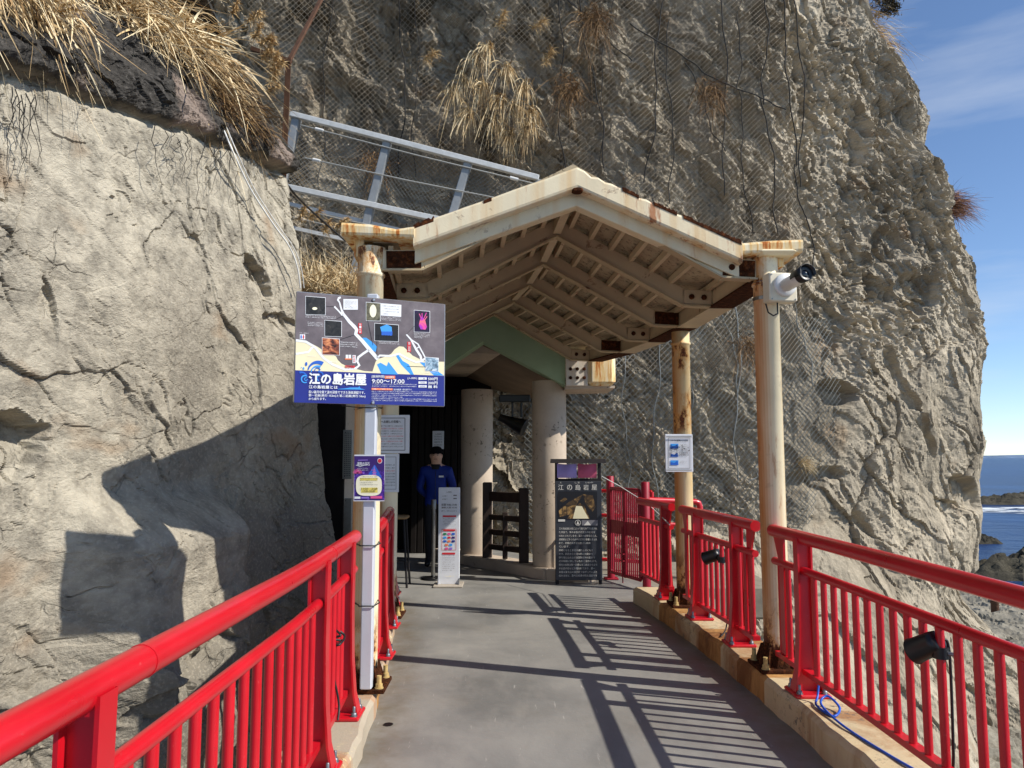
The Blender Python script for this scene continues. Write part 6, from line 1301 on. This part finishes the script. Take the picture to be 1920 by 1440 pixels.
# behind the left column, on the hall roof
gb = [at_y(px, 560, Y_) for px in range(548, 668, 12) for Y_ in (9.6, 10.0)]
pl_ = [(at_y(px, py, 9.7), .2) for px, py in ((590, 402), (612, 425), (640, 418), (566, 400))]
clump('pale dry reeds between the rock wall and the left canopy column', gb, [(.1, -.2, 1), (-.15, -.1, 1), (.3, -.2, .9)], .12, 1700, .62, .5, .012, 305, 300, pl_, .45)
MB().bbox((at_y(600, 560, 9.9).x, 10.0, at_y(600, 560, 9.9).z - .2), (1.5, 1.2, .4), .05).build('roof_soil', plain('dry_soil', srgb(110, 94, 70), .95, 0, .1, .3, 6, .6), None, kind='structure', label='dry soil on the hall roof')
# tufts on the cliff face under the net
def cl(px, py, Y=13.0): return at_y(px, py, Y)
gb = [cl(px, py, 12.75) for px, py in ((890, 110), (915, 95), (945, 130), (870, 150), (985, 165), (850, 175), (905, 165), (940, 190), (965, 205), (1000, 215), (880, 215), (925, 230), (990, 240), (955, 255))]
pl_ = [(cl(px, py, 12.5), .3) for px, py in ((806, 105), (940, 35), (1010, 45), (1028, 105))]
clump('hanging straw-coloured grass tufts in the middle of the upper cliff', gb, [(.05, -.6, .45), (-.12, -.6, .4), (.15, -.6, .35)], .045, 1150, .40, 1.55, .020, 306, 200, pl_, .22, wild=.26)
for k, (px, py, n, ln, lb) in enumerate(((1105, 30, 260, .5, 'small brown grass patch high on the cliff above the canopy peak'), (1060, 160, 200, .45, 'thin grass tuft on the cliff just right of the big hanging tufts'), (1325, 170, 200, .4, 'brown tuft caught in the net beside the long ropes'), (700, 300, 160, .4, 'sparse tuft behind the barrier wires'), (1395, 640, 140, .35, 'small dry tuft under the lower net between the columns'))):
    clump(lb, [cl(px, py, 12.8), cl(px + 12, py + 14, 12.8)], [(.1, -.6, .2), (-.2, -.5, 0)], .1, n, ln, 1.1, .012, 320 + k, 120, (), .3, straw('brown_tuft_%d' % k, srgb(84, 62, 40), srgb(130, 100, 66), srgb(170, 138, 96)))
# tufts at the cliff's sky line
def sk(px, py): return at_y(px, py, 16.9)
clump('reddish dry tuft sticking out of the cliff edge against the sky', [sk(1778, 372), sk(1786, 384), sk(1780, 400)], [(1, -.1, .25), (.9, -.2, -.1)], .06, 420, .55, .35, .012, 340, 120, (), .3, straw('reddish_tuft', srgb(96, 62, 46), srgb(150, 108, 82), srgb(190, 150, 120)))
clump('dry grass on the cliff top below the dark bush', [sk(1585, 10), sk(1605, 35), sk(1625, 70), sk(1640, 95), sk(1560, -10)], [(.8, -.3, .3), (.6, -.4, -.2)], .16, 900, .6, .7, .014, 341, 300)
clump('tiny tuft on the cliff edge just below the top', [sk(1650, 130), sk(1640, 150)], [(.5, -.6, .2)], .1, 240, .5, .8, .013, 342, 60)
clump('little dry tuft in a pocket of the lower cliff beside the net', [at_y(1500, 868, 14.2)], [(.7, -.4, .3), (-.3, -.5, .3)], .04, 110, .3, .5, .01, 343)
# dark bush on the cliff top
tb = thing('bush', 'dark bare bush on top of the cliff against the sky', 'bush', tuple(sk(1600, 20)))
rng = random.Random(9)
def twig(p, d, ln, r, depth):
    q = p + d * ln; TW.append((p, q, r))
    if depth:
        for _ in range(3):
            e = (d + Vector((rng.gauss(0, .5), rng.gauss(0, .5), rng.gauss(.1, .45)))).normalized(); twig(p.lerp(q, .55 + .45 * rng.random()), e, ln * (.55 + .25 * rng.random()), r * .6, depth - 1)
TW = []
for px, py in ((1590, 10), (1605, 30), (1618, 45), (1575, -10), (1560, -25)): twig(sk(px, py), Vector((.6 + .3 * rng.random(), -.2, .45)).normalized(), .42, .018, 4)
mb = MB()
for p, q, r in TW: mb.tube([p, q], [r, r * .7], 4, caps=False)
mb.build('branches', plain('dark_twigs', srgb(50, 44, 38), .9), tb)['kind'] = 'stuff'
bs = np.array([tuple(q) for p, q, r in TW]); rg = np.random.default_rng(3); bs = np.repeat(bs, 5, 0) + rg.normal(size=(len(bs) * 5, 3)) * .05; dd = rg.normal(size=bs.shape); dd /= np.linalg.norm(dd, axis=1, keepdims=True)
link_mesh('leaves', blades_mesh('leaves', bs, dd, .07 * np.ones(len(bs)), .2 * np.ones(len(bs)), .03 * np.ones(len(bs)), straw('dark_leaves', srgb(40, 40, 30), srgb(58, 54, 40), srgb(84, 72, 52)), 5, 2, .3, tuple(tb.location)), tb)['kind'] = 'stuff'
# bare roots and creepers hanging over the pale wall
rng = random.Random(21); n_ = 0
rt = thing('hanging_roots', 'thin dark roots and creepers hanging down the pale rock wall', 'roots', tuple(W(340, 280)))
for k in range(22):
    px = rng.choice((300, 330, 340, 360, 400, 410, 60, 40, 440)) + rng.uniform(-18, 18); py = 165 + .24 * px + rng.uniform(-10, 20); ln = rng.uniform(40, 170); pts = []; dx = 0
    for i in range(9):
        dx += rng.uniform(-9, 9); pts.append(W(px + dx, py + ln * i / 8, .13 - .03 * (i > 1)))
    MB().tube(pts, [.0035 - .0003 * i for i in range(9)], 5).build('root', M_ROPE, rt)
